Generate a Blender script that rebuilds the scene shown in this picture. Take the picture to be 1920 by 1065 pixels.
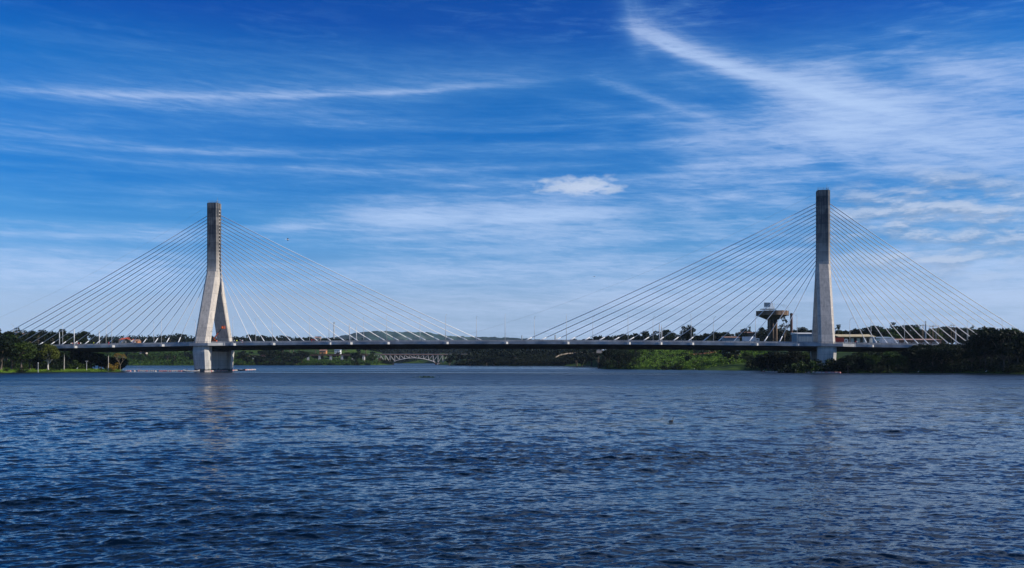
import bpy, math, random
import numpy as np
from mathutils import Vector, Matrix
R = math.radians
sc = bpy.context.scene
for o in list(bpy.data.objects): bpy.data.objects.remove(o)
col = sc.collection

# ------------------------------------------------------------------ camera
F = 1663.0; HOR = 676.0; CH = 5.0           # focal length in photo pixels, horizon row, eye height
cam_d = bpy.data.cameras.new('camera'); cam = bpy.data.objects.new('camera', cam_d); col.objects.link(cam)
cam_d.sensor_width = 36; cam_d.lens = 36*F/1920; cam_d.shift_y = (HOR-532.5)/1920
cam_d.clip_start = .3; cam_d.clip_end = 30000
cam.location = (0, 0, CH); cam.rotation_euler = (R(90), 0, 0)
sc.camera = cam
sc.view_settings.view_transform = 'Standard'; sc.view_settings.look = 'None'
sc.view_settings.exposure = 0.0; sc.view_settings.gamma = 1.0
sc.cycles.volume_bounces = 0
sc.cycles.max_bounces = 6; sc.cycles.transparent_max_bounces = 8

# ------------------------------------------------------------------ sun and sky
SUN_EL = 30.0; SUN_AZ = 99.3                # azimuth clockwise from +Y (north)
sd = Vector((math.sin(R(SUN_AZ))*math.cos(R(SUN_EL)), math.cos(R(SUN_AZ))*math.cos(R(SUN_EL)), math.sin(R(SUN_EL))))
sun_d = bpy.data.lights.new('sun', 'SUN'); sun = bpy.data.objects.new('sun', sun_d); col.objects.link(sun)
sun_d.energy = 5.0; sun_d.angle = R(.5); sun_d.color = (1, .93, .82)
sun.rotation_euler = sd.to_track_quat('Z', 'Y').to_euler()
world = bpy.data.worlds.new('World'); sc.world = world; world.use_nodes = True
world.cycles.sampling_method = 'MANUAL'; world.cycles.sample_map_resolution = 512

class NT:
    def __init__(s, tree): s.t = tree; s.n = tree.nodes; s.l = tree.links
    def new(s, typ, **kw):
        n = s.n.new(typ)
        for k, v in kw.items(): setattr(n, k, v)
        return n
    def put(s, sock, v):
        if v is None: return
        if hasattr(v, 'is_output'): s.l.new(v, sock)
        else: sock.default_value = v
    def m(s, op, a, b=None, c=None, clamp=False):
        n = s.new('ShaderNodeMath', operation=op); n.use_clamp = clamp
        for i, v in enumerate((a, b, c)): s.put(n.inputs[i], v)
        return n.outputs[0]
    def vec(s, x, y, z=0.0):
        n = s.new('ShaderNodeCombineXYZ')
        for i, v in enumerate((x, y, z)): s.put(n.inputs[i], v)
        return n.outputs[0]
    def sep(s, v):
        n = s.new('ShaderNodeSeparateXYZ'); s.put(n.inputs[0], v); return n.outputs
    def noise(s, v, scale, detail=4, rough=.55, dist=0.0):
        n = s.new('ShaderNodeTexNoise'); s.put(n.inputs['Vector'], v)
        n.inputs['Scale'].default_value = scale; n.inputs['Detail'].default_value = detail
        n.inputs['Roughness'].default_value = rough; n.inputs['Distortion'].default_value = dist
        return n.outputs['Fac']
    def sstep(s, v, a, b, lo=0.0, hi=1.0):
        n = s.new('ShaderNodeMapRange', interpolation_type='SMOOTHSTEP'); s.put(n.inputs[0], v)
        for i, q in zip((1, 2, 3, 4), (a, b, lo, hi)): s.put(n.inputs[i], q)
        return n.outputs[0]
    def mix(s, f, a, b, mode='MIX'):
        n = s.new('ShaderNodeMix', data_type='RGBA', blend_type=mode)
        s.put(n.inputs[0], f); s.put(n.inputs[6], a); s.put(n.inputs[7], b); return n.outputs[2]
    def ramp(s, f, stops):
        n = s.new('ShaderNodeValToRGB'); s.put(n.inputs[0], f)
        e = n.color_ramp.elements
        while len(e) < len(stops): e.new(.5)
        for q, (p, c) in zip(e, stops): q.position = p; q.color = (*c, 1)
        return n.outputs[0]

def make_sky():
    w = NT(world.node_tree); w.n.clear()
    sky = w.new('ShaderNodeTexSky'); sky.sky_type = 'NISHITA'; sky.sun_disc = False
    sky.sun_elevation = R(SUN_EL); sky.sun_rotation = R(SUN_AZ); sky.altitude = 1100
    sky.air_density = 1.0; sky.dust_density = .3; sky.ozone_density = 2.5
    tc = w.new('ShaderNodeTexCoord'); x, y, z = w.sep(tc.outputs['Generated'])
    D = 180/math.pi
    az = w.m('MULTIPLY', w.m('ARCTAN2', x, y), D); el = w.m('MULTIPLY', w.m('ARCSINE', z), D)
    # deep polarised blue aloft, pale towards the horizon
    tint = w.ramp(w.m('DIVIDE', el, 60.0, clamp=True), SKY_TINT)
    base = w.mix(1.0, sky.outputs[0], tint, 'MULTIPLY')
    def pt(px, py):
        a = math.atan((px-960)/F); return math.degrees(a), math.degrees(math.atan((HOR-py)/F*math.cos(a)))
    P = w.vec(az, el)
    # slow warp so that no streak is ruler straight
    wob = w.m('SUBTRACT', w.noise(w.vec(w.m('MULTIPLY', az, .10), w.m('MULTIPLY', el, .22), 3.3), 1.0, 3, .5), .5)
    fine = w.noise(w.vec(w.m('MULTIPLY', az, .30), w.m('MULTIPLY', el, 1.9), 7.7), 1.0, 6, .62, .6)
    total = None
    def add(v):
        nonlocal total
        total = v if total is None else w.m('ADD', total, v)
    def streak(p0, p1, sag, wid, k, wid2=None, grain=.6, fade=.25, fib=1.0):
        """p0,p1 photo points, sag in degrees (bow), widths in degrees below / above the line"""
        a0, e0 = pt(*p0); a1, e1 = pt(*p1); L = math.hypot(a1-a0, e1-e0); cx, cy = (a1-a0)/L, (e1-e0)/L
        da = w.m('SUBTRACT', az, a0); de = w.m('SUBTRACT', el, e0)
        t = w.m('DIVIDE', w.m('ADD', w.m('MULTIPLY', da, cx), w.m('MULTIPLY', de, cy)), L)
        d = w.m('ADD', w.m('MULTIPLY', da, -cy), w.m('MULTIPLY', de, cx))
        bow = w.m('MULTIPLY', w.m('MULTIPLY', t, w.m('SUBTRACT', 1.0, t)), 4*sag)
        d = w.m('ADD', w.m('ADD', d, bow), w.m('MULTIPLY', wob, .45))
        up = w.m('GREATER_THAN', d, 0.0); ww = w.m('ADD', wid, w.m('MULTIPLY', up, (wid2 or wid)-wid))
        q = w.m('ABSOLUTE', w.m('DIVIDE', d, ww)); g = w.m('DIVIDE', 1.0, w.m('ADD', 1.0, w.m('POWER', q, 2.4)))
        e = w.m('MULTIPLY', w.sstep(t, -.05, fade), w.sstep(t, 1.05, 1-fade))
        gr = w.noise(w.vec(w.m('MULTIPLY', w.m('MULTIPLY', t, L), .16), w.m('MULTIPLY', d, 1.5*fib), e0), 1.0, 5, .66, .3)
        gr = w.m('MAXIMUM', w.m('ADD', 1-grain*1.4, w.m('MULTIPLY', gr, 2.8*grain)), 0.0)
        add(w.m('MULTIPLY', w.m('MULTIPLY', g, e), w.m('MULTIPLY', gr, k), clamp=False))
    for s in STREAKS: streak(*s)
    # general wisps, drawn out sideways, denser to the right and low down
    wis = w.sstep(fine, .42, .82)
    big = w.noise(w.vec(w.m('MULTIPLY', az, .035), w.m('MULTIPLY', el, .14), 1.1), 1.0, 3, .5, .3)
    big = w.sstep(big, .36, .66)
    right = w.sstep(az, -6.0, 26.0, .22, .62)
    add(w.m('MULTIPLY', w.m('MULTIPLY', wis, big), w.m('MULTIPLY', right, .60)))
    band = w.m('MULTIPLY', w.sstep(el, .0, 3.0), w.sstep(el, 21.0, 13.0))
    bn_ = w.noise(w.vec(w.m('MULTIPLY', az, .045), w.m('MULTIPLY', w.m('ADD', el, w.m('MULTIPLY', az, -.02)), .8), 4.4), 1.0, 5, .6, .2)
    add(w.m('MULTIPLY', w.m('MULTIPLY', w.sstep(bn_, .40, .74), band), .36))
    # fibrous curls spreading over the upper right
    cu = w.noise(w.vec(w.m('MULTIPLY', w.m('ADD', az, w.m('MULTIPLY', el, .9)), .09), w.m('MULTIPLY', w.m('SUBTRACT', el, w.m('MULTIPLY', az, -.28)), .42), 8.2), 1.0, 5, .60, .9)
    add(w.m('MULTIPLY', w.m('MULTIPLY', w.sstep(cu, .40, .70), w.m('MULTIPLY', w.sstep(az, 2.0, 16.0), w.sstep(el, 20.5, 16.0))), .22))
    # low veil
    add(w.m('MULTIPLY', w.sstep(el, 8.5, 2.0), w.m('ADD', .17, w.m('MULTIPLY', big, .26))))
    add(w.m('MULTIPLY', w.m('MULTIPLY', w.sstep(el, 13.0, 7.0), w.sstep(az, -6.0, 10.0)), .16))
    fb = w.noise(w.vec(w.m('MULTIPLY', w.m('ADD', az, w.m('MULTIPLY', el, .35)), .42), w.m('MULTIPLY', w.m('SUBTRACT', el, w.m('MULTIPLY', az, -.05)), 3.4), 12.5), 1.0, 6, .68, .35)
    total = w.m('MULTIPLY', total, w.sstep(fb, .28, .72, .66, 1.30))
    over = w.m('MULTIPLY', w.m('MULTIPLY', w.sstep(el, 23.5, 31.0), w.sstep(el, 50.0, 35.0)), w.sstep(az, -25.0, 25.0, .45, 1.3))  # unseen veil above the view, added to make the water's reflections paler
    total = w.m('ADD', total, w.m('MULTIPLY', over, w.sstep(big, .0, 1.0, .5, 1.0)))
    mask = w.m('MULTIPLY', w.m('SUBTRACT', 1.0, w.m('POWER', 2.718, w.m('MULTIPLY', total, -1.15))), .92)
    # mottled grey bank low on the right
    a, e = pt(1760, 420)
    mx = w.m('DIVIDE', w.m('SUBTRACT', az, a), 8.0); my = w.m('DIVIDE', w.m('SUBTRACT', el, e), 3.6)
    reg = w.sstep(w.m('ADD', w.m('MULTIPLY', mx, mx), w.m('MULTIPLY', my, my)), 1.4, .0)
    mot = w.noise(w.vec(w.m('MULTIPLY', az, .30), w.m('MULTIPLY', el, 1.1), 9.1), 1.0, 5, .62, .15)
    mot2 = w.noise(w.vec(w.m('MULTIPLY', az, .30), w.m('MULTIPLY', w.m('ADD', el, .3), 1.1), 9.1), 1.0, 5, .62, .15)
    cov = w.m('MULTIPLY', w.sstep(mot, .34, .66), w.m('MULTIPLY', reg, .80))
    sh = w.sstep(w.m('SUBTRACT', mot2, mot), .10, -.12)
    gcol = w.mix(sh, (2.5, 3.6, 5.6, 1), (5.4, 6.3, 8.0, 1))
    # small cumulus
    a, e = pt(1092, 342)
    px_ = w.m('DIVIDE', w.m('SUBTRACT', az, a), 3.15); py_ = w.m('DIVIDE', w.m('SUBTRACT', el, e-.35), .78)
    rr = w.m('ADD', w.m('MULTIPLY', px_, px_), w.m('MULTIPLY', w.m('MULTIPLY', py_, py_), w.sstep(py_, -.2, .1, 2.6, .8)))
    cn = w.noise(w.vec(w.m('MULTIPLY', az, .75), w.m('MULTIPLY', el, 1.9), 6.0), 1.0, 5, .55, .2)
    cum = w.sstep(w.m('ADD', rr, w.m('MULTIPLY', w.m('SUBTRACT', cn, .5), 3.4)), 1.15, -.1)
    ccol = w.mix(w.sstep(cn, .35, .6), (5.0, 6.1, 8.0, 1), (7.2, 7.9, 9.3, 1))
    c = w.mix(mask, base, w.mix(w.sstep(mask, .12, .62), (2.0, 4.8, 8.4, 1), CLOUD))
    c = w.mix(cov, c, gcol)
    c = w.mix(w.m('MULTIPLY', cum, .8), c, ccol)
    bg = w.new('ShaderNodeBackground'); w.l.new(c, bg.inputs[0]); bg.inputs[1].default_value = .1
    out = w.new('ShaderNodeOutputWorld'); w.l.new(bg.outputs[0], out.inputs[0])
SKY_TINT = [(0, (0.5832, 0.713, 1.211)), (0.0299, (0.6649, 0.707, 1.055)), (0.0619, (0.815, 0.791, 1.032)), (0.1201, (0.2632, 0.657, 1.077)), (0.1462, (0.1699, 0.636, 1.091)), (0.1774, (0.0589, 0.563, 1.119)), (0.2384, (0.0347, 0.585, 1.235)), (0.2879, (0.0176, 0.582, 1.248)), (0.3168, (0.0066, 0.491, 1.211)), (0.3428, (0.004, 0.377, 1.156)), (0.58, (0.05, 0.32, 0.9)), (1, (0.06, 0.3, 0.85))]
CLOUD = (5.0, 6.7, 9.7, 1)
STREAKS = [
    ((-260, 150), (1120, 142), .0, .16, .50, .24, .6, .42, 2), ((-260, 145), (1250, 120), .0, .8, .20, 1.6, .3, .3), ((-260, 205), (900, 215), .1, .6, .12),
    ((-100, 258), (900, 280), .0, .2, .20, .3, .6, .4, 2), ((60, 300), (1250, 298), .0, .35, .20), ((200, 345), (900, 330), .0, .35, .10),
    ((1000, 182), (1400, 262), -.3, .3, .16),
    ((1165, 44), (1740, 222), .42, .22, 1.15, .50, .6, .22), ((1165, 44), (1860, 235), .5, .9, .22, 1.0, .5),
    ((1172, -80), (1215, 130), .0, .7, .30, .7, .5, .4, .5), ((1080, 140), (1400, 255), -.25, .25, .30, .4), ((1200, 284), (1680, 222), .25, .45, .42, .8, .5),
    ((1400, 185), (2200, 300), .5, 1.3, .58, 1.6, .7), ((1500, 225), (2200, 250), .2, .8, .3, .9, .5), ((1640, 100), (2120, 135), .55, .7, .52, .9, .4, .4), ((1420, 130), (2200, 200), .3, 1.2, .22, 1.2, .7),
    ((600, 410), (1240, 396), .15, .34, 1.25, .60, .5, .35), ((460, 426), (820, 402), .1, .35, .42, .5, .5), ((1240, 312), (1560, 292), .05, .28, .5, .4, .6),
    ((-250, 465), (420, 500), .3, .7, .34, 1.0, .7), ((-250, 535), (420, 515), .0, .6, .34, .7, .7), ((-100, 432), (420, 440), .1, .25, .34, .3, .6),
    ((1180, 372), (1540, 360), .2, .8, .34, .9, .6), ((760, 352), (1060, 340), .0, .2, .25), ((640, 440), (1300, 436), .2, .5, .30, .7, .7), ((600, 500), (1250, 480), .1, .9, .30, 1.2, .6), ((1600, 470), (2100, 520), .2, .5, .45, .7, .6), ((1560, 560), (2100, 545), .0, .5, .35),
    ((1540, 262), (1800, 335), .2, .6, .30), ((500, 570), (1500, 540), .2, 1.0, .20, 1.4, .5)]
make_sky()

# ------------------------------------------------------------------ helpers
def tag(o, label=None, cat=None, group=None, kind=None):
    if label: o['label'] = label
    if cat: o['category'] = cat
    if group: o['group'] = group
    if kind: o['kind'] = kind
    return o
def empty(name, loc=(0, 0, 0), rz=0.0, label=None, cat=None, group=None):
    o = bpy.data.objects.new(name, None); col.objects.link(o); o.location = loc; o.rotation_euler = (0, 0, rz)
    o.empty_display_size = .2
    return tag(o, label, cat, group)
def link(name, me, mat, parent=None):
    o = bpy.data.objects.new(name, me); col.objects.link(o)
    if mat is not None and not me.materials: me.materials.append(mat)
    if parent: o.parent = parent
    return o
def np_mesh(name, V, Q, smooth=False):
    V = np.asarray(V, np.float32).reshape(-1, 3); Q = np.asarray(Q, np.int32); k = Q.shape[1]
    me = bpy.data.meshes.new(name); me.vertices.add(len(V)); me.vertices.foreach_set('co', V.ravel())
    me.loops.add(Q.size); me.loops.foreach_set('vertex_index', Q.ravel())
    me.polygons.add(len(Q)); me.polygons.foreach_set('loop_start', np.arange(0, Q.size, k, dtype=np.int32))
    me.polygons.foreach_set('loop_total', np.full(len(Q), k, np.int32))
    if smooth: me.polygons.foreach_set('use_smooth', np.ones(len(Q), bool))
    me.update(calc_edges=True); me.validate(); return me
class MB:
    def __init__(s): s.v = []; s.f = []
    def add(s, vs, fs):
        b = len(s.v); s.v += [tuple(v) for v in vs]; s.f += [[b+i for i in f] for f in fs]; return s
    def box(s, x0, x1, y0, y1, z0, z1, M=None):
        vs = [Vector((x, y, z)) for z in (z0, z1) for x, y in ((x0, y0), (x1, y0), (x1, y1), (x0, y1))]
        if M: vs = [M @ v for v in vs]
        return s.add(vs, [(3, 2, 1, 0), (4, 5, 6, 7), (0, 1, 5, 4), (1, 2, 6, 5), (2, 3, 7, 6), (3, 0, 4, 7)])
    def tube(s, pts, rad, n=8, caps=True):
        pts = [Vector(p) for p in pts]; rad = rad if hasattr(rad, '__len__') else [rad]*len(pts)
        rings = []
        for i, p in enumerate(pts):
            d = (pts[min(i+1, len(pts)-1)]-pts[max(i-1, 0)]).normalized()
            a = d.cross(Vector((0, 0, 1)))
            if a.length < .05: a = d.cross(Vector((0, 1, 0)))
            a.normalize(); b = d.cross(a)
            rings.append([p+(a*math.cos(2*math.pi*k/n)+b*math.sin(2*math.pi*k/n))*rad[i] for k in range(n)])
        vs = [v for r in rings for v in r]; fs = []
        for i in range(len(pts)-1):
            for k in range(n): fs.append((i*n+k, i*n+(k+1) % n, (i+1)*n+(k+1) % n, (i+1)*n+k))
        if caps: fs += [tuple(range(n)), tuple(reversed(range((len(pts)-1)*n, len(pts)*n)))]
        return s.add(vs, fs)
    def loft(s, rings, closed=True):
        n = len(rings[0]); vs = [v for r in rings for v in r]; fs = []
        for i in range(len(rings)-1):
            for k in range(n): fs.append((i*n+k, i*n+(k+1) % n, (i+1)*n+(k+1) % n, (i+1)*n+k))
        if closed: fs += [tuple(reversed(range(n))), tuple(range((len(rings)-1)*n, len(rings)*n))]
        return s.add(vs, fs)
    def lathe(s, prof, cx=0, cy=0, n=20):
        return s.loft([[(cx+r*math.cos(2*math.pi*k/n), cy+r*math.sin(2*math.pi*k/n), z) for k in range(n)] for r, z in prof])
    def ball(s, c, r, n=10, m=6, sz=1.0):
        rings = []
        for i in range(m+1):
            a = math.pi*(i/m-.5)*.98; rings.append([(c[0]+r*math.cos(a)*math.cos(2*math.pi*k/n), c[1]+r*math.cos(a)*math.sin(2*math.pi*k/n), c[2]+r*sz*math.sin(a)) for k in range(n)])
        return s.loft(rings)
    def mesh(s, name, smooth=False):
        me = bpy.data.meshes.new(name); me.from_pydata(s.v, [], s.f); me.validate()
        import bmesh
        bm = bmesh.new(); bm.from_mesh(me); bmesh.ops.recalc_face_normals(bm, faces=bm.faces); bm.to_mesh(me); bm.free()
        if smooth:
            for p in me.polygons: p.use_smooth = True
        return me
    def build(s, name, mat, parent=None, smooth=False): return link(name, s.mesh(name, smooth), mat, parent)

def kids(o): return [c for c in bpy.data.objects if c.parent == o]
KID = {}
def copy_tree(o, loc=None, rz=None, scale=None, label=None, group=None, parent=None):
    c = o.copy(); col.objects.link(c)
    if parent: c.parent = parent
    if loc is not None: c.location = loc
    if rz is not None: c.rotation_euler = (0, 0, rz)
    if scale is not None: c.scale = scale if hasattr(scale, '__len__') else (scale,)*3
    if label: c['label'] = label
    if group: c['group'] = group
    elif group is not None and 'group' in c: del c['group']
    if o.name not in KID: KID[o.name] = kids(o)
    for ch in KID[o.name]: copy_tree(ch, parent=c)
    return c
def PW(px, py, Y): return Vector(((px-960)/F*Y, Y, CH+(HOR-py)/F*Y))
def XW(px, Y): return (px-960)/F*Y

# ------------------------------------------------------------------ materials
def principled(name, color, rough=.7, metal=0.0, spec=.3):
    m = bpy.data.materials.new(name); m.use_nodes = True; b = m.node_tree.nodes['Principled BSDF']
    b.inputs['Base Color'].default_value = (*color, 1); b.inputs['Roughness'].default_value = rough
    b.inputs['Metallic'].default_value = metal; b.inputs['Specular IOR Level'].default_value = spec
    return m, NT(m.node_tree), b
def mat_noise(name, c0, c1, scale=1.0, rough=.8, detail=5, bump=.0, lo=.35, hi=.65, stretch=(1, 1, 1), spec=.3, obj=True):
    m, w, b = principled(name, c0, rough, 0, spec)
    tc = w.new('ShaderNodeTexCoord'); mp = w.new('ShaderNodeMapping'); w.l.new(tc.outputs['Object'], mp.inputs[0])
    mp.inputs['Scale'].default_value = stretch
    f = w.noise(mp.outputs[0], scale, detail, .6)
    w.l.new(w.ramp(w.sstep(f, lo, hi), [(0, c0), (1, c1)]), b.inputs['Base Color'])
    if bump:
        bn = w.new('ShaderNodeBump'); bn.inputs['Strength'].default_value = bump; w.l.new(f, bn.inputs['Height']); w.l.new(bn.outputs[0], b.inputs['Normal'])
    return m
def mat_concrete(name, base, dark, joint=4.0, top_shade=.5, above=None, tide=None):
    """cast concrete: pour joints every few metres, blotches and rain streaks running down"""
    m, w, b = principled(name, base, .85, 0, .25)
    tc = w.new('ShaderNodeTexCoord'); P = tc.outputs['Object']; x, y, z = w.sep(P)
    blot = w.noise(P, .35, 5, .65)
    run = w.noise(w.vec(w.m('MULTIPLY', x, 1.6), w.m('MULTIPLY', y, 1.6), w.m('MULTIPLY', z, .06)), 1.0, 5, .6)
    pour = w.m('FLOOR', w.m('DIVIDE', z, joint))
    wn = w.new('ShaderNodeTexWhiteNoise', noise_dimensions='1D'); w.l.new(pour, wn.inputs['W'])
    tone = w.m('MULTIPLY', w.m('SUBTRACT', wn.outputs[0], .5), .12)
    fr = w.m('FRACT', w.m('DIVIDE', z, joint)); jl = w.m('LESS_THAN', fr, .10/joint)
    f = w.m('ADD', w.m('ADD', w.m('ADD', w.m('MULTIPLY', blot, .5), .2), w.m('MULTIPLY', run, .9)), w.m('SUBTRACT', tone, .30))
    f = w.m('SUBTRACT', f, w.m('MULTIPLY', jl, .3))
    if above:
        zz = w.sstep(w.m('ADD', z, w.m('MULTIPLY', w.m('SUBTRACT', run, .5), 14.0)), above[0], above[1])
        f = w.m('SUBTRACT', f, w.m('MULTIPLY', zz, top_shade))  # unlit look of the upper mast painted into the colour by height
    if tide: f = w.m('SUBTRACT', f, w.m('MULTIPLY', w.sstep(w.m('ADD', z, w.m('MULTIPLY', w.m('SUBTRACT', blot, .5), 1.6)), tide, tide*.4), .8))
    w.l.new(w.ramp(w.m('MAXIMUM', f, 0.0), [(0, dark), (.35, tuple(.5*(p+q) for p, q in zip(base, dark))), (.75, base)]), b.inputs['Base Color'])
    bn = w.new('ShaderNodeBump'); bn.inputs['Strength'].default_value = .25; bn.inputs['Distance'].default_value = .05
    w.l.new(w.noise(P, 3.0, 6, .6), bn.inputs['Height']); w.l.new(bn.outputs[0], b.inputs['Normal'])
    return m
def mat_leaf(name, c0, c1, hue=.03, val=.35):
    m, w, b = principled(name, c0, .6, 0, .15)
    tc = w.new('ShaderNodeTexCoord'); oi = w.new('ShaderNodeObjectInfo')
    f = w.noise(tc.outputs['Object'], .55, 4, .65)
    g = w.new('ShaderNodeNewGeometry')
    f2 = w.m('ADD', w.m('MULTIPLY', f, .75), w.m('MULTIPLY', g.outputs['Random Per Island'], .35))
    c = w.ramp(w.sstep(f2, .3, .85), [(0, c0), (1, c1)])
    hs = w.new('ShaderNodeHueSaturation'); w.l.new(c, hs.inputs['Color'])
    w.l.new(w.m('ADD', .5-hue/2, w.m('MULTIPLY', oi.outputs['Random'], hue)), hs.inputs['Hue'])
    w.l.new(w.m('ADD', 1-val/2, w.m('MULTIPLY', oi.outputs['Random'], val)), hs.inputs['Value'])
    w.l.new(hs.outputs[0], b.inputs['Base Color'])
    tr = w.new('ShaderNodeBsdfTranslucent'); w.l.new(hs.outputs[0], tr.inputs[0])
    mx = w.new('ShaderNodeMixShader'); mx.inputs[0].default_value = .18
    w.l.new(b.outputs[0], mx.inputs[1]); w.l.new(tr.outputs[0], mx.inputs[2])
    w.l.new(mx.outputs[0], m.node_tree.nodes['Material Output'].inputs[0])
    return m
M = {}
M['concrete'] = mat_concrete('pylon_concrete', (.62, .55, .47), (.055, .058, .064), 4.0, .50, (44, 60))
M['pedestal'] = mat_concrete('pedestal_concrete', (.60, .57, .52), (.13, .13, .115), 2.5, .2, None, 1.5)
M['deck'] = mat_noise('deck_concrete', (.26, .26, .265), (.50, .50, .49), .22, .8, 7, .1, lo=.30, hi=.70, stretch=(1, .3, 1.5))
M['white_conc'] = mat_noise('painted_concrete', (.70, .69, .66), (.82, .81, .78), .8, .7)
M['asphalt'] = mat_noise('asphalt', (.045, .045, .047), (.06, .06, .06), 2.0, .9)
M['metal'] = mat_noise('galvanised_steel', (.42, .43, .45), (.55, .56, .57), 2.0, .5, spec=.4)
M['rail'] = mat_noise('railing_paint', (.20, .21, .23), (.30, .31, .32), 2.0, .6)
M['stay'] = mat_noise('stay_sheath', (.80, .80, .80), (.88, .88, .87), 3.0, .45)
M['truss'] = mat_noise('weathered_steel', (.44, .40, .38), (.58, .55, .53), .6, .6)
M['rust'] = mat_noise('rusty_steel', (.14, .07, .05), (.24, .12, .09), .6, .8)
M['brown_conc'] = mat_noise('brown_concrete', (.10, .068, .048), (.24, .16, .11), .22, .9, 6, .1, stretch=(1, 1, .4))
M['brick'] = mat_noise('dark_brick', (.10, .05, .04), (.17, .09, .07), .8, .9)
M['blue_panel'] = mat_noise('blue_sheet', (.015, .05, .10), (.03, .08, .15), .5, .5)
M['blue_wall'] = mat_noise('blue_grey_cladding', (.14, .20, .27), (.20, .27, .34), .3, .6, stretch=(3, 1, .1))
M['white_wall'] = mat_noise('white_wall', (.60, .60, .60), (.74, .74, .73), .5, .8)
M['dark'] = mat_noise('dark_opening', (.012, .012, .014), (.025, .025, .03), 1.0, .4)
M['yellow_roof'] = mat_noise('cream_roof_sheet', (.50, .40, .22), (.62, .52, .32), .4, .7)
M['brown_roof'] = mat_noise('rusty_roof_sheet', (.22, .12, .09), (.34, .20, .15), .3, .8)
M['red_roof'] = mat_noise('red_roof_tiles', (.55, .07, .025), (.75, .13, .05), .8, .8)
M['orange'] = mat_noise('orange_paint', (.66, .095, .015), (.78, .15, .02), 1.0, .4)
M['black'] = mat_noise('black_paint', (.015, .015, .015), (.03, .03, .03), 1.0, .5)
M['bark'] = mat_noise('bark', (.06, .045, .035), (.15, .12, .09), 1.5, .9, 6, .3, stretch=(1, 1, .3))
M['tan_bark'] = mat_noise('tan_bark', (.16, .12, .08), (.30, .24, .17), 1.5, .9)
M['pale_bark'] = mat_noise('pale_bark', (.34, .32, .28), (.52, .49, .44), 1.5, .9, 6, .3, stretch=(1, 1, .3))
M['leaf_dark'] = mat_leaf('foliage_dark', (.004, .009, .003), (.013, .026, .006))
M['leaf_mid'] = mat_leaf('foliage_mid', (.018, .038, .007), (.06, .11, .016))
M['leaf_lime'] = mat_leaf('foliage_olive', (.05, .065, .010), (.12, .135, .02), .02, .2)
M['leaf_far'] = mat_leaf('foliage_far', (.004, .010, .006), (.014, .026, .011), .02, .3)
M['leaf_grass'] = mat_leaf('grass_blades', (.09, .18, .015), (.20, .32, .035), .02, .1)
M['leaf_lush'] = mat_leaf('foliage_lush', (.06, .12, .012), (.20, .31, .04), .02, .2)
M['leaf_gold'] = mat_leaf('foliage_golden', (.20, .13, .02), (.34, .24, .04), .02, .2)
M['palm'] = mat_leaf('palm_fronds', (.02, .045, .012), (.06, .10, .03), .02, .2)
M['float'] = mat_noise('faded_floats', (.34, .26, .23), (.58, .52, .48), 1.2, .6)
M['pink'] = mat_noise('faded_red_plastic', (.50, .16, .14), (.62, .30, .27), 1.2, .6)
M['boat'] = mat_noise('worn_boat_paint', (.50, .44, .38), (.72, .68, .62), 1.5, .6)
M['wood'] = mat_noise('weathered_wood', (.20, .14, .09), (.34, .25, .17), 2.0, .8)
M['skin'] = mat_noise('brown_skin', (.09, .05, .03), (.12, .07, .045), 2.0, .6)
M['feather_w'] = mat_noise('white_feathers', (.78, .77, .74), (.86, .85, .83), 4.0, .8)
M['feather_b'] = mat_noise('black_feathers', (.012, .012, .014), (.03, .03, .035), 4.0, .6)
M['old_wall'] = mat_noise('mossy_old_wall', (.10, .085, .065), (.34, .28, .22), .5, .9)
M['glass'] = principled('window_glass', (.03, .04, .05), .08, 0, .6)[0]

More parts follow.
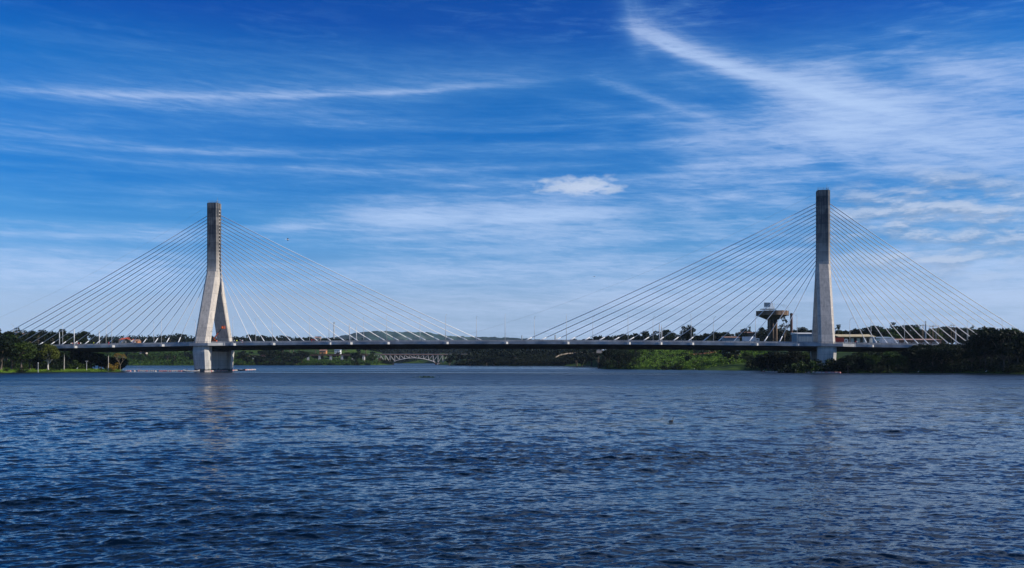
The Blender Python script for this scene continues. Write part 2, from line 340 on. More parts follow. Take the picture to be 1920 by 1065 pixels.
# ------------------------------------------------------------------ terrain and water
COLS = [
 (-3000, [(300, -4), (420, .3), (470, 4), (700, 12), (1500, 30), (9000, 60)]),
 (-200, [(330, -4), (341, .5), (352, 1.0), (450, 1.4), (520, 4), (640, 8), (900, 12), (1200, 22), (1600, 30), (9000, 60)]),
 (0, [(343, -4), (354, .5), (366, 1.0), (450, 1.5), (520, 4), (640, 8), (900, 11), (1200, 24), (1600, 30), (9000, 60)]),
 (120, [(366, -4), (377, .5), (388, 1.0), (440, 1.2), (520, 3), (640, 6), (900, 8), (1100, 20), (1600, 30), (9000, 60)]),
 (160, [(376, -4), (386, .5), (396, .9), (440, 1.2), (520, 3), (640, 6), (900, 8), (1100, 20), (1600, 32), (9000, 60)]),
 (174, [(380, -4), (389, .5), (396, .9), (440, 1.0), (470, -.6), (520, -4), (840, -4), (880, .3), (960, 8), (1100, 20), (1600, 32), (9000, 60)]),
 (228, [(392, -4), (400, .3), (406, .6), (412, .2), (420, -4), (880, -4), (905, .3), (940, 5), (1050, 14), (1200, 27), (2500, 36), (9000, 70)]),
 (240, [(405, -4), (870, -4), (905, .3), (940, 5), (1050, 15), (1200, 27), (2500, 36), (9000, 70)]),
 (400, [(890, -4), (915, .3), (940, 4), (1040, 14), (1200, 27), (2500, 36), (9000, 70)]),
 (480, [(910, -4), (935, .3), (955, 2), (1010, 4), (1060, 13), (1200, 25), (2500, 36), (9000, 70)]),
 (680, [(930, -4), (955, .3), (975, 2), (1020, 4), (1070, 10), (1200, 20), (2500, 36), (9000, 60)]),
 (718, [(985, -4), (1005, .3), (1040, 2), (1080, 5), (1200, 12), (2500, 36), (9000, 60)]),
 (736, [(1020, -4), (1030, .6), (1064, .6), (1100, -4), (1620, -4), (1660, .3), (1720, 12), (1900, 30), (3000, 44), (9000, 60)]),
 (742, [(1630, -4), (1660, .3), (1720, 14), (1900, 32), (3000, 44), (9000, 60)]),
 (814, [(1560, -4), (1600, .3), (1660, 14), (1850, 28), (3000, 44), (9000, 60)]),
 (822, [(1000, -4), (1014, .4), (1070, 2), (1120, 6), (1400, 12), (1900, 24), (3000, 44), (9000, 60)]),
 (870, [(855, -4), (875, .3), (930, 6), (1100, 9), (1500, 12), (2000, 24), (2500, 44), (9000, 60)]),
 (1000, [(840, -4), (856, .3), (890, 6), (1000, 9), (1500, 12), (2000, 26), (2500, 46), (9000, 60)]),
 (1104, [(800, -4), (820, .3), (850, 6), (1000, 10), (1500, 14), (2000, 26), (2500, 46), (9000, 60)]),
 (1118, [(670, -4), (692, .3), (720, 5), (1000, 11), (1500, 15), (2500, 40), (9000, 60)]),
 (1136, [(505, -4), (520, .3), (540, 5), (640, 10), (900, 14), (1500, 20), (9000, 60)]),
 (1200, [(478, -4), (490, .3), (510, 3.5), (560, 8), (640, 12), (900, 16), (1500, 22), (9000, 60)]),
 (1400, [(428, -4), (442, .3), (455, 2.5), (510, 7.5), (600, 12), (900, 16), (1500, 22), (9000, 60)]),
 (1480, [(368, -4), (378, .3), (396, 1.8), (440, 4), (500, 10), (560, 12.5), (900, 16), (1500, 22), (9000, 60)]),
 (1600, [(345, -4), (354, .3), (364, 2.0), (400, 4.5), (450, 9), (520, 12), (900, 16), (1500, 22), (9000, 60)]),
 (1800, [(335, -4), (346, .3), (358, 2.0), (390, 7), (430, 10), (520, 12), (900, 16), (1500, 22), (9000, 60)]),
 (1920, [(312, -4), (324, .3), (336, 2.0), (370, 8), (430, 10), (520, 12), (900, 16), (1500, 22), (9000, 60)]),
 (5000, [(250, -4), (262, .3), (280, 3), (360, 10), (900, 16), (1500, 22), (9000, 60)])]
def H(px, Y):
    px = np.atleast_1d(np.asarray(px, float)); Y = np.atleast_1d(np.asarray(Y, float)); px, Y = np.broadcast_arrays(px, Y)
    zs = np.stack([np.interp(Y, [p[0] for p in c[1]], [p[1] for p in c[1]]) for c in COLS]); cx = np.array([c[0] for c in COLS])
    i = np.clip(np.searchsorted(cx, px, side='right')-1, 0, len(cx)-2); t = np.clip((px-cx[i])/(cx[i+1]-cx[i]), 0, 1)
    a = np.take_along_axis(zs, i[None], 0)[0]; b = np.take_along_axis(zs, (i+1)[None], 0)[0]
    z = a*(1-t)+b*t; X = (px-960)/F*Y
    n = (np.sin(X*.045+1.3)*np.sin(Y*.037)+.6*np.sin(X*.11+Y*.07)+.4*np.sin(X*.23-Y*.19+2))
    return z+np.clip(z-.3, 0, 8)/8*n*1.0+np.where(z > -.5, .12*n*(z > .2), 0)
def hz(px, Y): return float(H(px, Y)[0])

def fan(name, pxs, Ys, zf, mat, smooth=True):
    PX, YY = np.meshgrid(pxs, Ys); Z = zf(PX, YY); X = (PX-960)/F*YY
    V = np.stack([X, YY, Z], -1); n = len(pxs); i = np.arange(len(Ys)-1)[:, None]*n+np.arange(n-1)[None]
    Q = np.stack([i, i+1, i+n+1, i+n], -1).reshape(-1, 4)
    return link(name, np_mesh(name, V, Q, smooth), mat)
pxs = np.concatenate([np.linspace(-3000, -220, 24)[:-1], np.arange(-220, 2140, 5), np.linspace(2140, 5000, 24)])
Ys = 300*1.0115**np.arange(0, 296)

def mat_ground():
    m, w, b = principled('ground_grass', (.05, .1, .02), .9, 0, .1)
    tc = w.new('ShaderNodeTexCoord'); P = tc.outputs['Object']; x, y, z = w.sep(P)
    n1 = w.noise(P, .035, 6, .62); n2 = w.noise(P, .25, 5, .6)
    g = w.ramp(w.m('ADD', w.m('MULTIPLY', n1, .6), w.m('MULTIPLY', n2, .45)), [(.38, (.008, .018, .005)), (.52, (.028, .06, .010)), (.68, (.10, .16, .02))])
    # bare red earth in patches
    def patch(px, Y, rx, ry):
        X = XW(px, Y); a = w.m('DIVIDE', w.m('SUBTRACT', x, X), rx); c = w.m('DIVIDE', w.m('SUBTRACT', y, Y), ry)
        return w.m('ADD', w.m('MULTIPLY', a, a), w.m('MULTIPLY', c, c))
    d = w.m('MINIMUM', patch(1318, 552, 9, 14), w.m('MINIMUM', patch(1255, 560, 4, 8), patch(1372, 520, 6, 5)))
    s = w.sstep(w.m('ADD', d, w.m('MULTIPLY', w.m('SUBTRACT', n2, .5), 2.4)), 1.0, .6)
    g = w.mix(s, g, (.24, .09, .045, 1))
    w.l.new(g, b.inputs['Base Color'])
    return m
M['ground'] = mat_ground()
ground = fan('ground', pxs, Ys, H, M['ground']); tag(ground, kind='structure', label='grassy river banks rising to wooded ground behind the bridge')

RIP, CHOP = .55, 1.5
def mat_water():
    m, w, b = principled('river_water', (.001, .006, .015), .05, 0, .5)
    b.inputs['IOR'].default_value = 1.333
    tc = w.new('ShaderNodeTexCoord'); P = tc.outputs['Object']; x, y, z = w.sep(P)
    gust = w.noise(w.vec(w.m('MULTIPLY', x, .004), w.m('MULTIPLY', y, .022), 1.0), 1.0, 4, .55, .6)     # long wind lanes
    lane = w.noise(w.vec(w.m('MULTIPLY', x, .0022), w.m('MULTIPLY', w.m('ADD', y, w.m('MULTIPLY', x, .10)), .028), 5.0), 1.0, 6, .68, .3)
    calm = w.m('MULTIPLY', w.sstep(lane, .52, .60), w.sstep(y, 90.0, 200.0))
    lee = w.m('ADD', w.m('POWER', w.m('DIVIDE', w.m('SUBTRACT', x, 20.0), 75.0), 2.0), w.m('POWER', w.m('DIVIDE', w.m('SUBTRACT', y, 690.0), 190.0), 2.0))
    calm = w.m('MAXIMUM', calm, w.sstep(w.m('ADD', lee, w.m('MULTIPLY', w.m('SUBTRACT', lane, .5), 3.0)), 1.1, .5))
    amp = w.m('MULTIPLY', w.sstep(gust, .3, .7, .75, 1.2), w.m('SUBTRACT', 1.0, w.m('MULTIPLY', calm, .72)))
    # facets too small to model: the surface normal itself is roughened, fine ripples everywhere and chop farther out
    def slopes(sx, sy, sc_, det, seed):
        n = w.new('ShaderNodeTexNoise'); n.inputs['Scale'].default_value = sc_; n.inputs['Detail'].default_value = det; n.inputs['Roughness'].default_value = .6
        w.put(n.inputs['Vector'], w.vec(w.m('MULTIPLY', x, sx), w.m('MULTIPLY', y, sy), seed))
        v = w.new('ShaderNodeVectorMath', operation='SUBTRACT'); w.l.new(n.outputs['Color'], v.inputs[0]); v.inputs[1].default_value = (.5, .5, .5); return v.outputs[0]
    def scale(v, k):
        n = w.new('ShaderNodeVectorMath', operation='SCALE'); w.put(n.inputs[0], v); w.put(n.inputs[3], k); return n.outputs[0]
    def vadd(a_, b_):
        n = w.new('ShaderNodeVectorMath', operation='ADD'); w.put(n.inputs[0], a_); w.put(n.inputs[1], b_); return n.outputs[0]
    midk = w.sstep(y, 25.0, 110.0)
    tilt = vadd(scale(slopes(.8, 1.3, 4.0, 3, 0.0), RIP), scale(slopes(.5, .9, 1.05, 2, 4.0), w.m('MULTIPLY', midk, CHOP)))
    # wave groups, the grain that is left of the chop at a distance
    grk = w.sstep(y, 45.0, 160.0)
    tilt = vadd(tilt, scale(slopes(.16, .10, 1.3, 4, 9.0), w.m('MULTIPLY', grk, .75)))
    tilt = scale(tilt, amp)
    fl = w.new('ShaderNodeVectorMath', operation='MULTIPLY'); w.l.new(tilt, fl.inputs[0]); fl.inputs[1].default_value = (1, 1, 0)
    g = w.new('ShaderNodeNewGeometry'); nn = w.new('ShaderNodeVectorMath', operation='NORMALIZE'); w.l.new(vadd(g.outputs['Normal'], fl.outputs[0]), nn.inputs[0])
    w.l.new(nn.outputs[0], b.inputs['Normal'])
    w.l.new(w.m('MULTIPLY', w.sstep(y, 20.0, 260.0, .06, .34), w.m('SUBTRACT', 1.0, w.m('MULTIPLY', calm, .55))), b.inputs['Roughness'])
    return m
M['water'] = mat_water()
def water():
    Fr = F*1024/1920
    y = 6.0; Yl = [-600., -60., 1.0, 4.0, y]
    while y < 1900:
        y += max(.045, .22*y*y/(Fr*CH)) if y < 240 else y*.03
        Yl.append(y)
    Yl += [2500., 4000.]; Yl = np.array(Yl)
    kf = 0.00085
    ks = np.concatenate([np.linspace(-4, -.68, 60)[:-1], np.arange(-.68, .68, kf), np.linspace(.68, 4, 60)])
    K, YY = np.meshgrid(ks, Yl); X = K*(np.abs(YY)+3)
    rng = np.random.default_rng(5); Z = np.zeros_like(X); DX = np.zeros_like(X); DY = np.zeros_like(X)
    dY = np.gradient(Yl)[:, None]; dX = kf*(np.abs(YY)+3)
    ns = 100
    for i in range(ns):
        lam = .13*(4.6/.13)**((i+rng.random())/ns); k = 2*math.pi/lam
        th = rng.normal(0, .48)+math.radians(8); kx, ky = k*math.sin(th), -k*math.cos(th)
        a = .048*lam/math.sqrt(ns)*(1.0 if lam < .6 else (.6/lam)**.42); ph = rng.random()*6.283
        att = np.clip((lam/dY-2.2)/3, 0, 1)*np.clip((lam/dX-2.2)/3, 0, 1)
        if att.max() <= 0: continue
        rows = np.where(att.max(1) > 0)[0]; r0, r1 = rows.min(), rows.max()+1
        s = slice(r0, r1); p = kx*X[s]+ky*YY[s]+ph
        Z[s] += a*att[s]*np.cos(p); q = a*att[s]*np.sin(p)*1.0
        DX[s] -= kx/k*q; DY[s] -= ky/k*q
    grp = 1+.35*np.sin(X*.11+1)*np.sin(YY*.16+.5*np.sin(X*.05))+.2*np.sin(X*.043+YY*.31)     # sets of higher and lower waves
    Z *= grp
    V = np.stack([X+DX, YY+DY, Z], -1); n = len(ks); i = np.arange(len(Yl)-1)[:, None]*n+np.arange(n-1)[None]
    Q = np.stack([i, i+1, i+n+1, i+n], -1).reshape(-1, 4)
    o = link('water', np_mesh('water', V, Q, True), M['water'])
    tag(o, kind='structure', label='wide choppy blue river')
water()

def hills():
    px = np.arange(560, 1090, 4.0); ridge = np.interp(px, [560, 600, 640, 665, 690, 725, 745, 800, 820, 850, 880, 930, 980, 1020, 1090],
        [641, 637, 630, 625, 621.5, 621, 622.5, 623, 627, 630.5, 631.5, 632.5, 634.5, 638, 642])
    ridge = ridge+.5*np.sin(px*.31)+.35*np.sin(px*.83+1)+.25*np.sin(px*1.7)
    Yh = np.linspace(3900, 6200, 60)
    def z(PX, YY):
        top = CH+(HOR-np.interp(PX, px, ridge))/F*5000
        t = np.clip((YY-3900)/1100, 0, 1); u = np.clip((YY-5000)/1200, 0, 1)
        s = np.where(YY < 5000, 40+(top-40)*(t*t*(3-2*t)), top+(30-top)*u*u)
        return s+np.where(YY < 4990, 5*np.sin(PX*.2+YY*.01)*t*(1-t)*4, 0)
    m, w, b = principled('hill_fields', (.05, .08, .04), .9, 0, .1)
    tc = w.new('ShaderNodeTexCoord'); P = tc.outputs['Object']; x, y, zz = w.sep(P)
    n = w.noise(P, .006, 6, .65); n2 = w.noise(P, .03, 5, .7)
    f = w.m('ADD', w.m('MULTIPLY', n, .7), w.m('MULTIPLY', n2, .35))
    c = w.ramp(f, [(.42, (.012, .040, .038)), (.53, (.035, .08, .065)), (.62, (.11, .13, .10)), (.72, (.26, .18, .15))])  # bluish greens carry part of the distance haze in the colour
    wood = w.sstep(w.m('ADD', x, w.m('MULTIPLY', w.m('SUBTRACT', n, .5), 500.0)), -820.0, -660.0)
    wood = w.m('MAXIMUM', w.m('SUBTRACT', 1.0, wood), w.sstep(x, -260.0, -180.0))
    wood = w.m('MULTIPLY', wood, w.sstep(w.m('ADD', zz, w.m('MULTIPLY', n2, 60.0)), 85.0, 125.0))
    c = w.mix(wood, c, (.012, .028, .022, 1))
    w.l.new(c, b.inputs['Base Color'])
    o = fan('hills', px, Yh, z, m); tag(o, kind='structure', label='low hazy hill with fields and woods beyond the bridge')
hills()

# ------------------------------------------------------------------ foliage prototypes
def leaf_quads(C, size, rng, droop=0.0):
    n = len(C); a = rng.normal(size=(n, 3)); a /= np.linalg.norm(a, axis=1)[:, None]
    b = rng.normal(size=(n, 3)); b -= (a*b).sum(1)[:, None]*a; b /= np.linalg.norm(b, axis=1)[:, None]
    s = size*rng.uniform(.6, 1.35, (n, 1)); a = a*s*.62; b = b*s*.38
    V = np.stack([C-a, C-a*.1+b, C+a, C-a*.1-b], 1)
    if droop: V[:, 2, 2] -= droop*s[:, 0]
    return V.reshape(-1, 3)
def clump_pts(c, r, n, rng):
    d = rng.normal(size=(n, 3)); d /= np.linalg.norm(d, axis=1)[:, None]
    rad = rng.uniform(.35, 1.0, (n, 1))**.55*rng.uniform(.85, 1.12, (n, 1))
    return np.array(c)+d*rad*np.array(r)
def leaf_mesh(name, clumps, per, size, seed):
    rng = np.random.default_rng(seed); P = [clump_pts(c, r, max(6, int(per*(r[0]*r[1])/2.2)), rng) for c, r in clumps]
    V = leaf_quads(np.concatenate(P), size, rng); return np_mesh(name, V, np.arange(len(V)).reshape(-1, 4))
def make_tree(kind, seed, leafmat, bark='bark', per=120, size=.5, name='broadleaf_tree'):
    """a tree about 10 m tall: tapered trunk, limbs, and a crown of leaf clumps with gaps"""
    rnd = random.Random(seed); t = MB(); cl = []
    if kind == 'broad': th, spread, zc, zr, n, cr = 3.2, 3.6, 6.4, 2.6, 17, (1.0, 1.75)
    elif kind == 'tall': th, spread, zc, zr, n, cr = 4.0, 2.1, 6.6, 3.1, 15, (.8, 1.35)
    elif kind == 'umbrella': th, spread, zc, zr, n, cr = 6.0, 4.4, 8.6, .7, 15, (.9, 1.7)
    elif kind == 'open': th, spread, zc, zr, n, cr = 4.6, 2.7, 7.4, 2.3, 9, (.55, 1.05)
    elif kind == 'conifer': th, spread, zc, zr, n, cr = 1.5, 1.2, 5.4, 4.2, 14, (.5, .9)
    top = Vector((rnd.uniform(-.3, .3), rnd.uniform(-.3, .3), zc+zr*.5))
    t.tube([(0, 0, -.8), (0, 0, .15), (top.x*.3, top.y*.3, th*.6), (top.x*.6, top.y*.6, th), top], [.42, .34, .26, .22, .06], 7)
    for i in range(n):
        a = i*2.4+rnd.uniform(-.4, .4); u = rnd.random()**.5; v = rnd.uniform(-1, 1)
        if kind == 'conifer': v = -1+2*i/(n-1); u = max(.05, (1-v)/2)*1.1
        rr = spread*u*(math.sqrt(max(.12, 1-v*v)) if kind not in ('umbrella', 'conifer') else 1)
        c = Vector((rr*math.cos(a), rr*math.sin(a), zc+zr*v)); r = rnd.uniform(*cr)
        fl = .45 if kind == 'umbrella' else rnd.uniform(.6, .85)
        cl.append((tuple(c), (r*rnd.uniform(.9, 1.25), r*rnd.uniform(.9, 1.25), r*fl)))
        if kind != 'conifer':
            b0 = Vector((top.x*.5, top.y*.5, th*rnd.uniform(.7, 1.15)))
            t.tube([b0, b0.lerp(c, .5)+Vector((0, 0, -.25)), c], [.15, .09, .03], 5, False)
    root = empty(name)
    t.build('trunk', M[bark], root, True)
    link('crown', leaf_mesh('crown', cl, per, size, seed), M[leafmat], root)
    return root
def make_bush(seed, leafmat, per=150, size=.36, name='bush'):
    rnd = random.Random(seed); cl = []
    for i in range(12):
        a = rnd.random()*6.28; rr = 2.2*rnd.random()**.6; z = rnd.uniform(.5, 3.1-rr*.6)
        r = rnd.uniform(.65, 1.15); cl.append(((rr*math.cos(a), rr*math.sin(a), z), (r, r, r*.85)))
    root = empty(name); t = MB()
    for i in range(6):
        c = cl[i][0]; t.tube([(rnd.uniform(-.3, .3), rnd.uniform(-.3, .3), -.5), (c[0]*.5, c[1]*.5, c[2]*.6), c], [.09, .06, .02], 5, False)
    t.build('stem', M['bark'], root, True)
    link('foliage', leaf_mesh('foliage', cl, per, size, seed), M[leafmat], root)
    return root
def make_palm(seed, height=8.6, bark='pale_bark', fr=3.3, name='palm_tree'):
    rnd = random.Random(seed); rng = np.random.default_rng(seed); root = empty(name); t = MB()
    t.tube([(0, 0, -.5), (.02, 0, 1), (.1, .05, height*.5), (.12, .05, height)], [.30, .22, .17, .15], 8); t.build('trunk', M[bark], root, True)
    V = []
    for k in range(22):
        a = k*2.4+rnd.uniform(-.2, .2); up = rnd.uniform(-.35, 1.1); L = fr*rnd.uniform(.85, 1.15)
        for j in range(26):
            s = (j+.5)/26; r = L*(s*math.cos(up*.8*(1-s*.4))); zz = height+.1+L*(s*math.sin(up)-.62*s*s)
            c = np.array([.12+r*math.cos(a), .05+r*math.sin(a), zz]); side = np.array([-math.sin(a), math.cos(a), 0]); fw = np.array([math.cos(a), math.sin(a), -.3*s])
            w_ = .62*math.sin(math.pi*min(.97, s*.9+.08))
            for sg in (-1, 1):
                tip = c+side*sg*w_+fw*.25-np.array([0, 0, .28*w_]); V += [c-fw*.05, c+fw*.05, tip+fw*.03, tip-fw*.03]
    V = np.array(V); link('frond', np_mesh('frond', V, np.arange(len(V)).reshape(-1, 4)), M['palm'], root)
    return root
def make_bare(seed, name='bare_tree', leaves=True, n=800):
    rnd = random.Random(seed); t = MB(); tips = []
    def grow(p, d, L, r, k):
        q = p+d*L; t.tube([p, p.lerp(q, .5)+Vector((rnd.uniform(-.06, .06)*L, 0, 0)), q], [r, r*.8, r*.6], 5, False)
        if k == 0: tips.append(q); return
        for i in range(3 if k > 1 else 2):
            e = (d+Vector((rnd.uniform(-.62, .62), rnd.uniform(-.62, .62), rnd.uniform(-.05, .45)))).normalized(); grow(q, e, L*rnd.uniform(.62, .85), r*.62, k-1)
    grow(Vector((0, 0, -.4)), Vector((0, 0, 1)), 3.4, .26, 5)
    root = empty(name); t.build('trunk', M['tan_bark'], root, True)
    if leaves:
        rng = np.random.default_rng(seed); P = np.array([tips[rnd.randrange(len(tips))] for _ in range(n)])+rng.normal(0, .18, (n, 3))
        V = leaf_quads(P, .26, rng); link('crown', np_mesh('crown', V, np.arange(len(V)).reshape(-1, 4)), M['leaf_gold'], root)
    return root
PROTO = {}
def proto(key, fn, *a, **k):
    if key not in PROTO:
        o = fn(*a, **k); o['label'] = ''; PROTO[key] = o; o.location = (0, -5000, -500)
    return PROTO[key]
used_protos = set()
def plant(key, px, Y, height, label, cat='tree', group=None, rz=None, sx=1.0, z=None, base_h=10.0):
    p = PROTO[key]; s = height/base_h; z = hz(px, Y)-.1 if z is None else z
    loc = (XW(px, Y), Y, z); rz = RND.random()*6.28 if rz is None else rz
    if key not in used_protos:
        used_protos.add(key); o = p; o.location = loc; o.rotation_euler = (0, 0, rz); o.scale = (s*sx, s*sx, s)
    else: o = copy_tree(p, loc, rz, (s*sx, s*sx, s))
    for k in ('group',):
        if k in o: del o[k]
    return tag(o, label, cat, group)
RND = random.Random(11)
for i in range(3):
    proto('broad%d' % i, make_tree, 'broad', 20+i, 'leaf_dark', per=150)
    proto('tall%d' % i, make_tree, 'tall', 30+i, 'leaf_dark', per=150, name='tall_tree')
for i in range(2):
    proto('mid%d' % i, make_tree, 'broad', 40+i, 'leaf_mid', per=150, name='leafy_tree')
    proto('umb%d' % i, make_tree, 'umbrella', 50+i, 'leaf_dark', per=90, name='umbrella_tree')
    proto('open%d' % i, make_tree, 'open', 60+i, 'leaf_dark', per=100, name='open_crowned_tree')
    proto('con%d' % i, make_tree, 'conifer', 65+i, 'leaf_dark', per=110, name='conifer')
    proto('bushd%d' % i, make_bush, 70+i, 'leaf_dark')
    proto('bushm%d' % i, make_bush, 74+i, 'leaf_mid')
for i in range(3): proto('far%d' % i, make_tree, ('broad', 'tall', 'open')[i], 80+i, 'leaf_far', per=34, size=1.05, name='distant_tree')
proto('lime', make_tree, 'broad', 91, 'leaf_lime', 'pale_bark', per=170, name='olive_tree')
proto('palm', make_palm, 5); proto('bare', make_bare, 8); proto('gold', make_bush, 95, 'leaf_gold', name='golden_shrub')

def treeline(pts, Y0, Y1, n, keys, label, group, minh=5, maxh=22, sx=(.8, 1.25), dy=0.0, cat='tree'):
    """n trees along a run of photo columns; pts gives the height the tree tops reach, seen from the river"""
    xs = [p[0] for p in pts]; ys = [p[1] for p in pts]
    for i in range(n):
        px = xs[0]+(xs[-1]-xs[0])*(i+RND.uniform(-.4, 1.4))/n; px = min(max(px, xs[0]), xs[-1]); Y = RND.uniform(Y0, Y1)
        ytop = float(np.interp(px, xs, ys))+RND.uniform(0, 5)*(1 if RND.random() < .7 else 0)+dy
        g = hz(px, Y); h = CH+(HOR-ytop)/F*Y-g
        if h < minh*.7: continue
        h = min(max(h, minh), maxh); k = RND.choice(keys); plant(k, px, Y, h, label, cat, group, sx=RND.uniform(*sx), base_h=3.4 if k.startswith('bush') else 10.0)
def scatter(name, boxes, mat, size, seed, label, dens=1.0, hgt=(.2, 1.6)):
    """ground cover as one object: leaf clumps standing on the ground inside the given (px0, px1, Y0, Y1, clumps) boxes"""
    rng = np.random.default_rng(seed); Vs = []
    for px0, px1, Y0, Y1, n in boxes:
        n = int(n*dens); px = rng.uniform(px0, px1, n); Y = rng.uniform(Y0, Y1, n); z = H(px, Y); k = z > .12; px, Y, z = px[k], Y[k], z[k]
        X = (px-960)/F*Y; r = rng.uniform(.5, 1.5, len(X)); m = 16
        P = np.stack([X, Y, z], 1)[:, None]+rng.normal(0, .55, (len(X), m, 3))*np.stack([r*1.3, r*1.3, r*.1], 1)[:, None]
        P[..., 2] += rng.uniform(hgt[0], hgt[1], (len(X), m))*r[:, None]
        Vs.append(leaf_quads(P.reshape(-1, 3), size, rng))
    V = np.concatenate(Vs); o = link(name, np_mesh(name, V, np.arange(len(V)).reshape(-1, 4)), mat)
    return tag(o, label, 'undergrowth', kind='stuff')

# ------------------------------------------------------------------ the cable-stayed bridge (local axes: x along the deck, -y towards the camera)
BR_AZ = math.atan2(-31, 275); BO = Vector((0, 400.2, 0)); CB, SB = math.cos(BR_AZ), math.sin(BR_AZ)
def BW(u, v, z=0): return Vector((BO.x+u*CB-v*SB, BO.y+u*SB+v*CB, z))
def u_at(px, v):
    k = (px-960)/F; return (k*(BO.y+v*CB)+v*SB)/(CB-k*SB)
def rail_z(u): return 14.2-5e-5*(u+30)**2
def road_z(u): return rail_z(u)-.92
UL, UR = u_at(401.5, 0), u_at(1543.0, 0)
def build_bridge():
    root = empty('cable_stayed_bridge', BO, BR_AZ, 'long white cable-stayed road bridge with two tall concrete pylons crossing the river', 'bridge')
    US = [float(u) for u in np.arange(-330, 266, 3.0)]
    # plan offset of the deck edge: flares out round each pylon leg
    def edge(u):
        e = 11.6
        for c in (UL, UR):
            d = abs(u-c); e = max(e, 11.6+4.3*max(0.0, min(1.0, (10.6-d)/6.2)))
        return e
    US = sorted(set(US+[c+s*d for c in (UL, UR) for d in (4.4, 10.6) for s in (-1, 1)]))
    # deck slab with fascia, and box girder beneath
    sl = MB(); sl.loft([[(u, -edge(u), road_z(u)), (u, edge(u), road_z(u)), (u, edge(u), road_z(u)-1.0), (u, -edge(u), road_z(u)-1.0)] for u in US])
    sl.build('deck_slab', M['deck'], root)
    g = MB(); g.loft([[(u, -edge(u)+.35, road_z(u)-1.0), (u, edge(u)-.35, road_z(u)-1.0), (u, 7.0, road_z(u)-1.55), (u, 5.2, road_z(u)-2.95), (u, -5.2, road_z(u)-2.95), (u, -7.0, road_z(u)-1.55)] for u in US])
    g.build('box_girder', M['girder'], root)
    rd = MB()
    for s in (-1, 1): rd.loft([[(u, s*1.6, road_z(u)+.012), (u, s*9.2, road_z(u)+.012), (u, s*9.2, road_z(u)+.004), (u, s*1.6, road_z(u)+.004)] for u in US])
    rd.build('road_surface', M['asphalt'], root)
    md = MB(); md.loft([[(u, -1.5, road_z(u)), (u, 1.5, road_z(u)), (u, 1.5, road_z(u)+.22), (u, -1.5, road_z(u)+.22)] for u in US]); md.build('median', M['deck'], root)
    for s in (-1, 1):
        b = MB(); b.loft([[(u, s*9.5, road_z(u)), (u, s*9.85, road_z(u)), (u, s*9.75, road_z(u)+.82), (u, s*9.6, road_z(u)+.82)] for u in US]); b.build('crash_barrier', M['deck'], root)
        r = MB(); k = MB()
        k.loft([[(u, s*(edge(u)-.02), road_z(u)), (u, s*(edge(u)-.30), road_z(u)), (u, s*(edge(u)-.30), road_z(u)+.22), (u, s*(edge(u)-.02), road_z(u)+.22)] for u in US]); k.build('kerb', M['deck'], root)
        for h, t in ((.90, .045), (.68, .02), (.50, .02), (.34, .02)):
            r.loft([[(u, s*(edge(u)-.14)-t, road_z(u)+h-t), (u, s*(edge(u)-.14)+t, road_z(u)+h-t), (u, s*(edge(u)-.14)+t, road_z(u)+h+t), (u, s*(edge(u)-.14)-t, road_z(u)+h+t)] for u in US])
        for u in np.arange(-329, 264, 2.0): e = edge(u)-.14; z = road_z(u); r.box(u-.07, u+.07, s*e-.06, s*e+.06, z+.2, z+.98)
        r.build('railing', M['rail'], root)
    # pylons: one mast above, two spread legs below, a walled pier under the deck
    for c in (UL, UR):
        py = empty('pylon', (c, 0, 0), 0 if c == UL else R(-6.0)); py.parent = root
        mast = MB(); rings = []
        for z, hw, a in ((78.6, 2.25, 2.75), (72, 2.25, 2.75), (60, 2.25, 2.75), (50.5, 2.25, 2.78), (48.5, 2.32, 2.82), (46.6, 2.58, 2.88)):
            ch = .72; sw, sdp = .62, .45
            rings.append([(x, y, z) for x, y in ((-a, -hw+ch), (-a+ch, -hw), (a-ch, -hw), (a, -hw+ch), (a, -sw), (a-sdp, -sw), (a-sdp, sw), (a, sw), (a, hw-ch), (a-ch, hw), (-a+ch, hw), (-a, hw-ch), (-a, sw), (-a+sdp, sw), (-a+sdp, -sw), (-a, -sw))])
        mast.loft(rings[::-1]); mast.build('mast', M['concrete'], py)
        rung = None
        for i in range(18):
            z = 46.6+(i+1)*1.625-.85
            for s in (-1, 1):
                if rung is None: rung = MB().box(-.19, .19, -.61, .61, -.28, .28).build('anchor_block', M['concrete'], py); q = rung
                else: q = rung.copy(); col.objects.link(q)
                q.location = (s*2.51, 0, z)
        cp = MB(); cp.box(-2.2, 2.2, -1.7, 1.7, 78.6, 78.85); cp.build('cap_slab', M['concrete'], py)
        tr = MB()
        for x, y in ((-2.2, -1.7), (0, -1.7), (2.2, -1.7), (2.2, 1.7), (0, 1.7), (-2.2, 1.7)): tr.tube([(x, y, 78.6), (x, y, 79.9)], .035, 5)
        for z in (79.3, 79.85): tr.tube([(-2.2, -1.7, z), (2.2, -1.7, z), (2.2, 1.7, z), (-2.2, 1.7, z), (-2.2, -1.7, z)], .035, 5)
        tr.build('top_railing', M['rail'], py)
        rod = MB(); rod.tube([(1.6, 0, 78.8), (1.6, 0, 81.6)], [.09, .03], 6); rod.ball((1.6, 0, 79.6), .22, 8, 5); rod.build('beacon_mast', M['rail'], py)
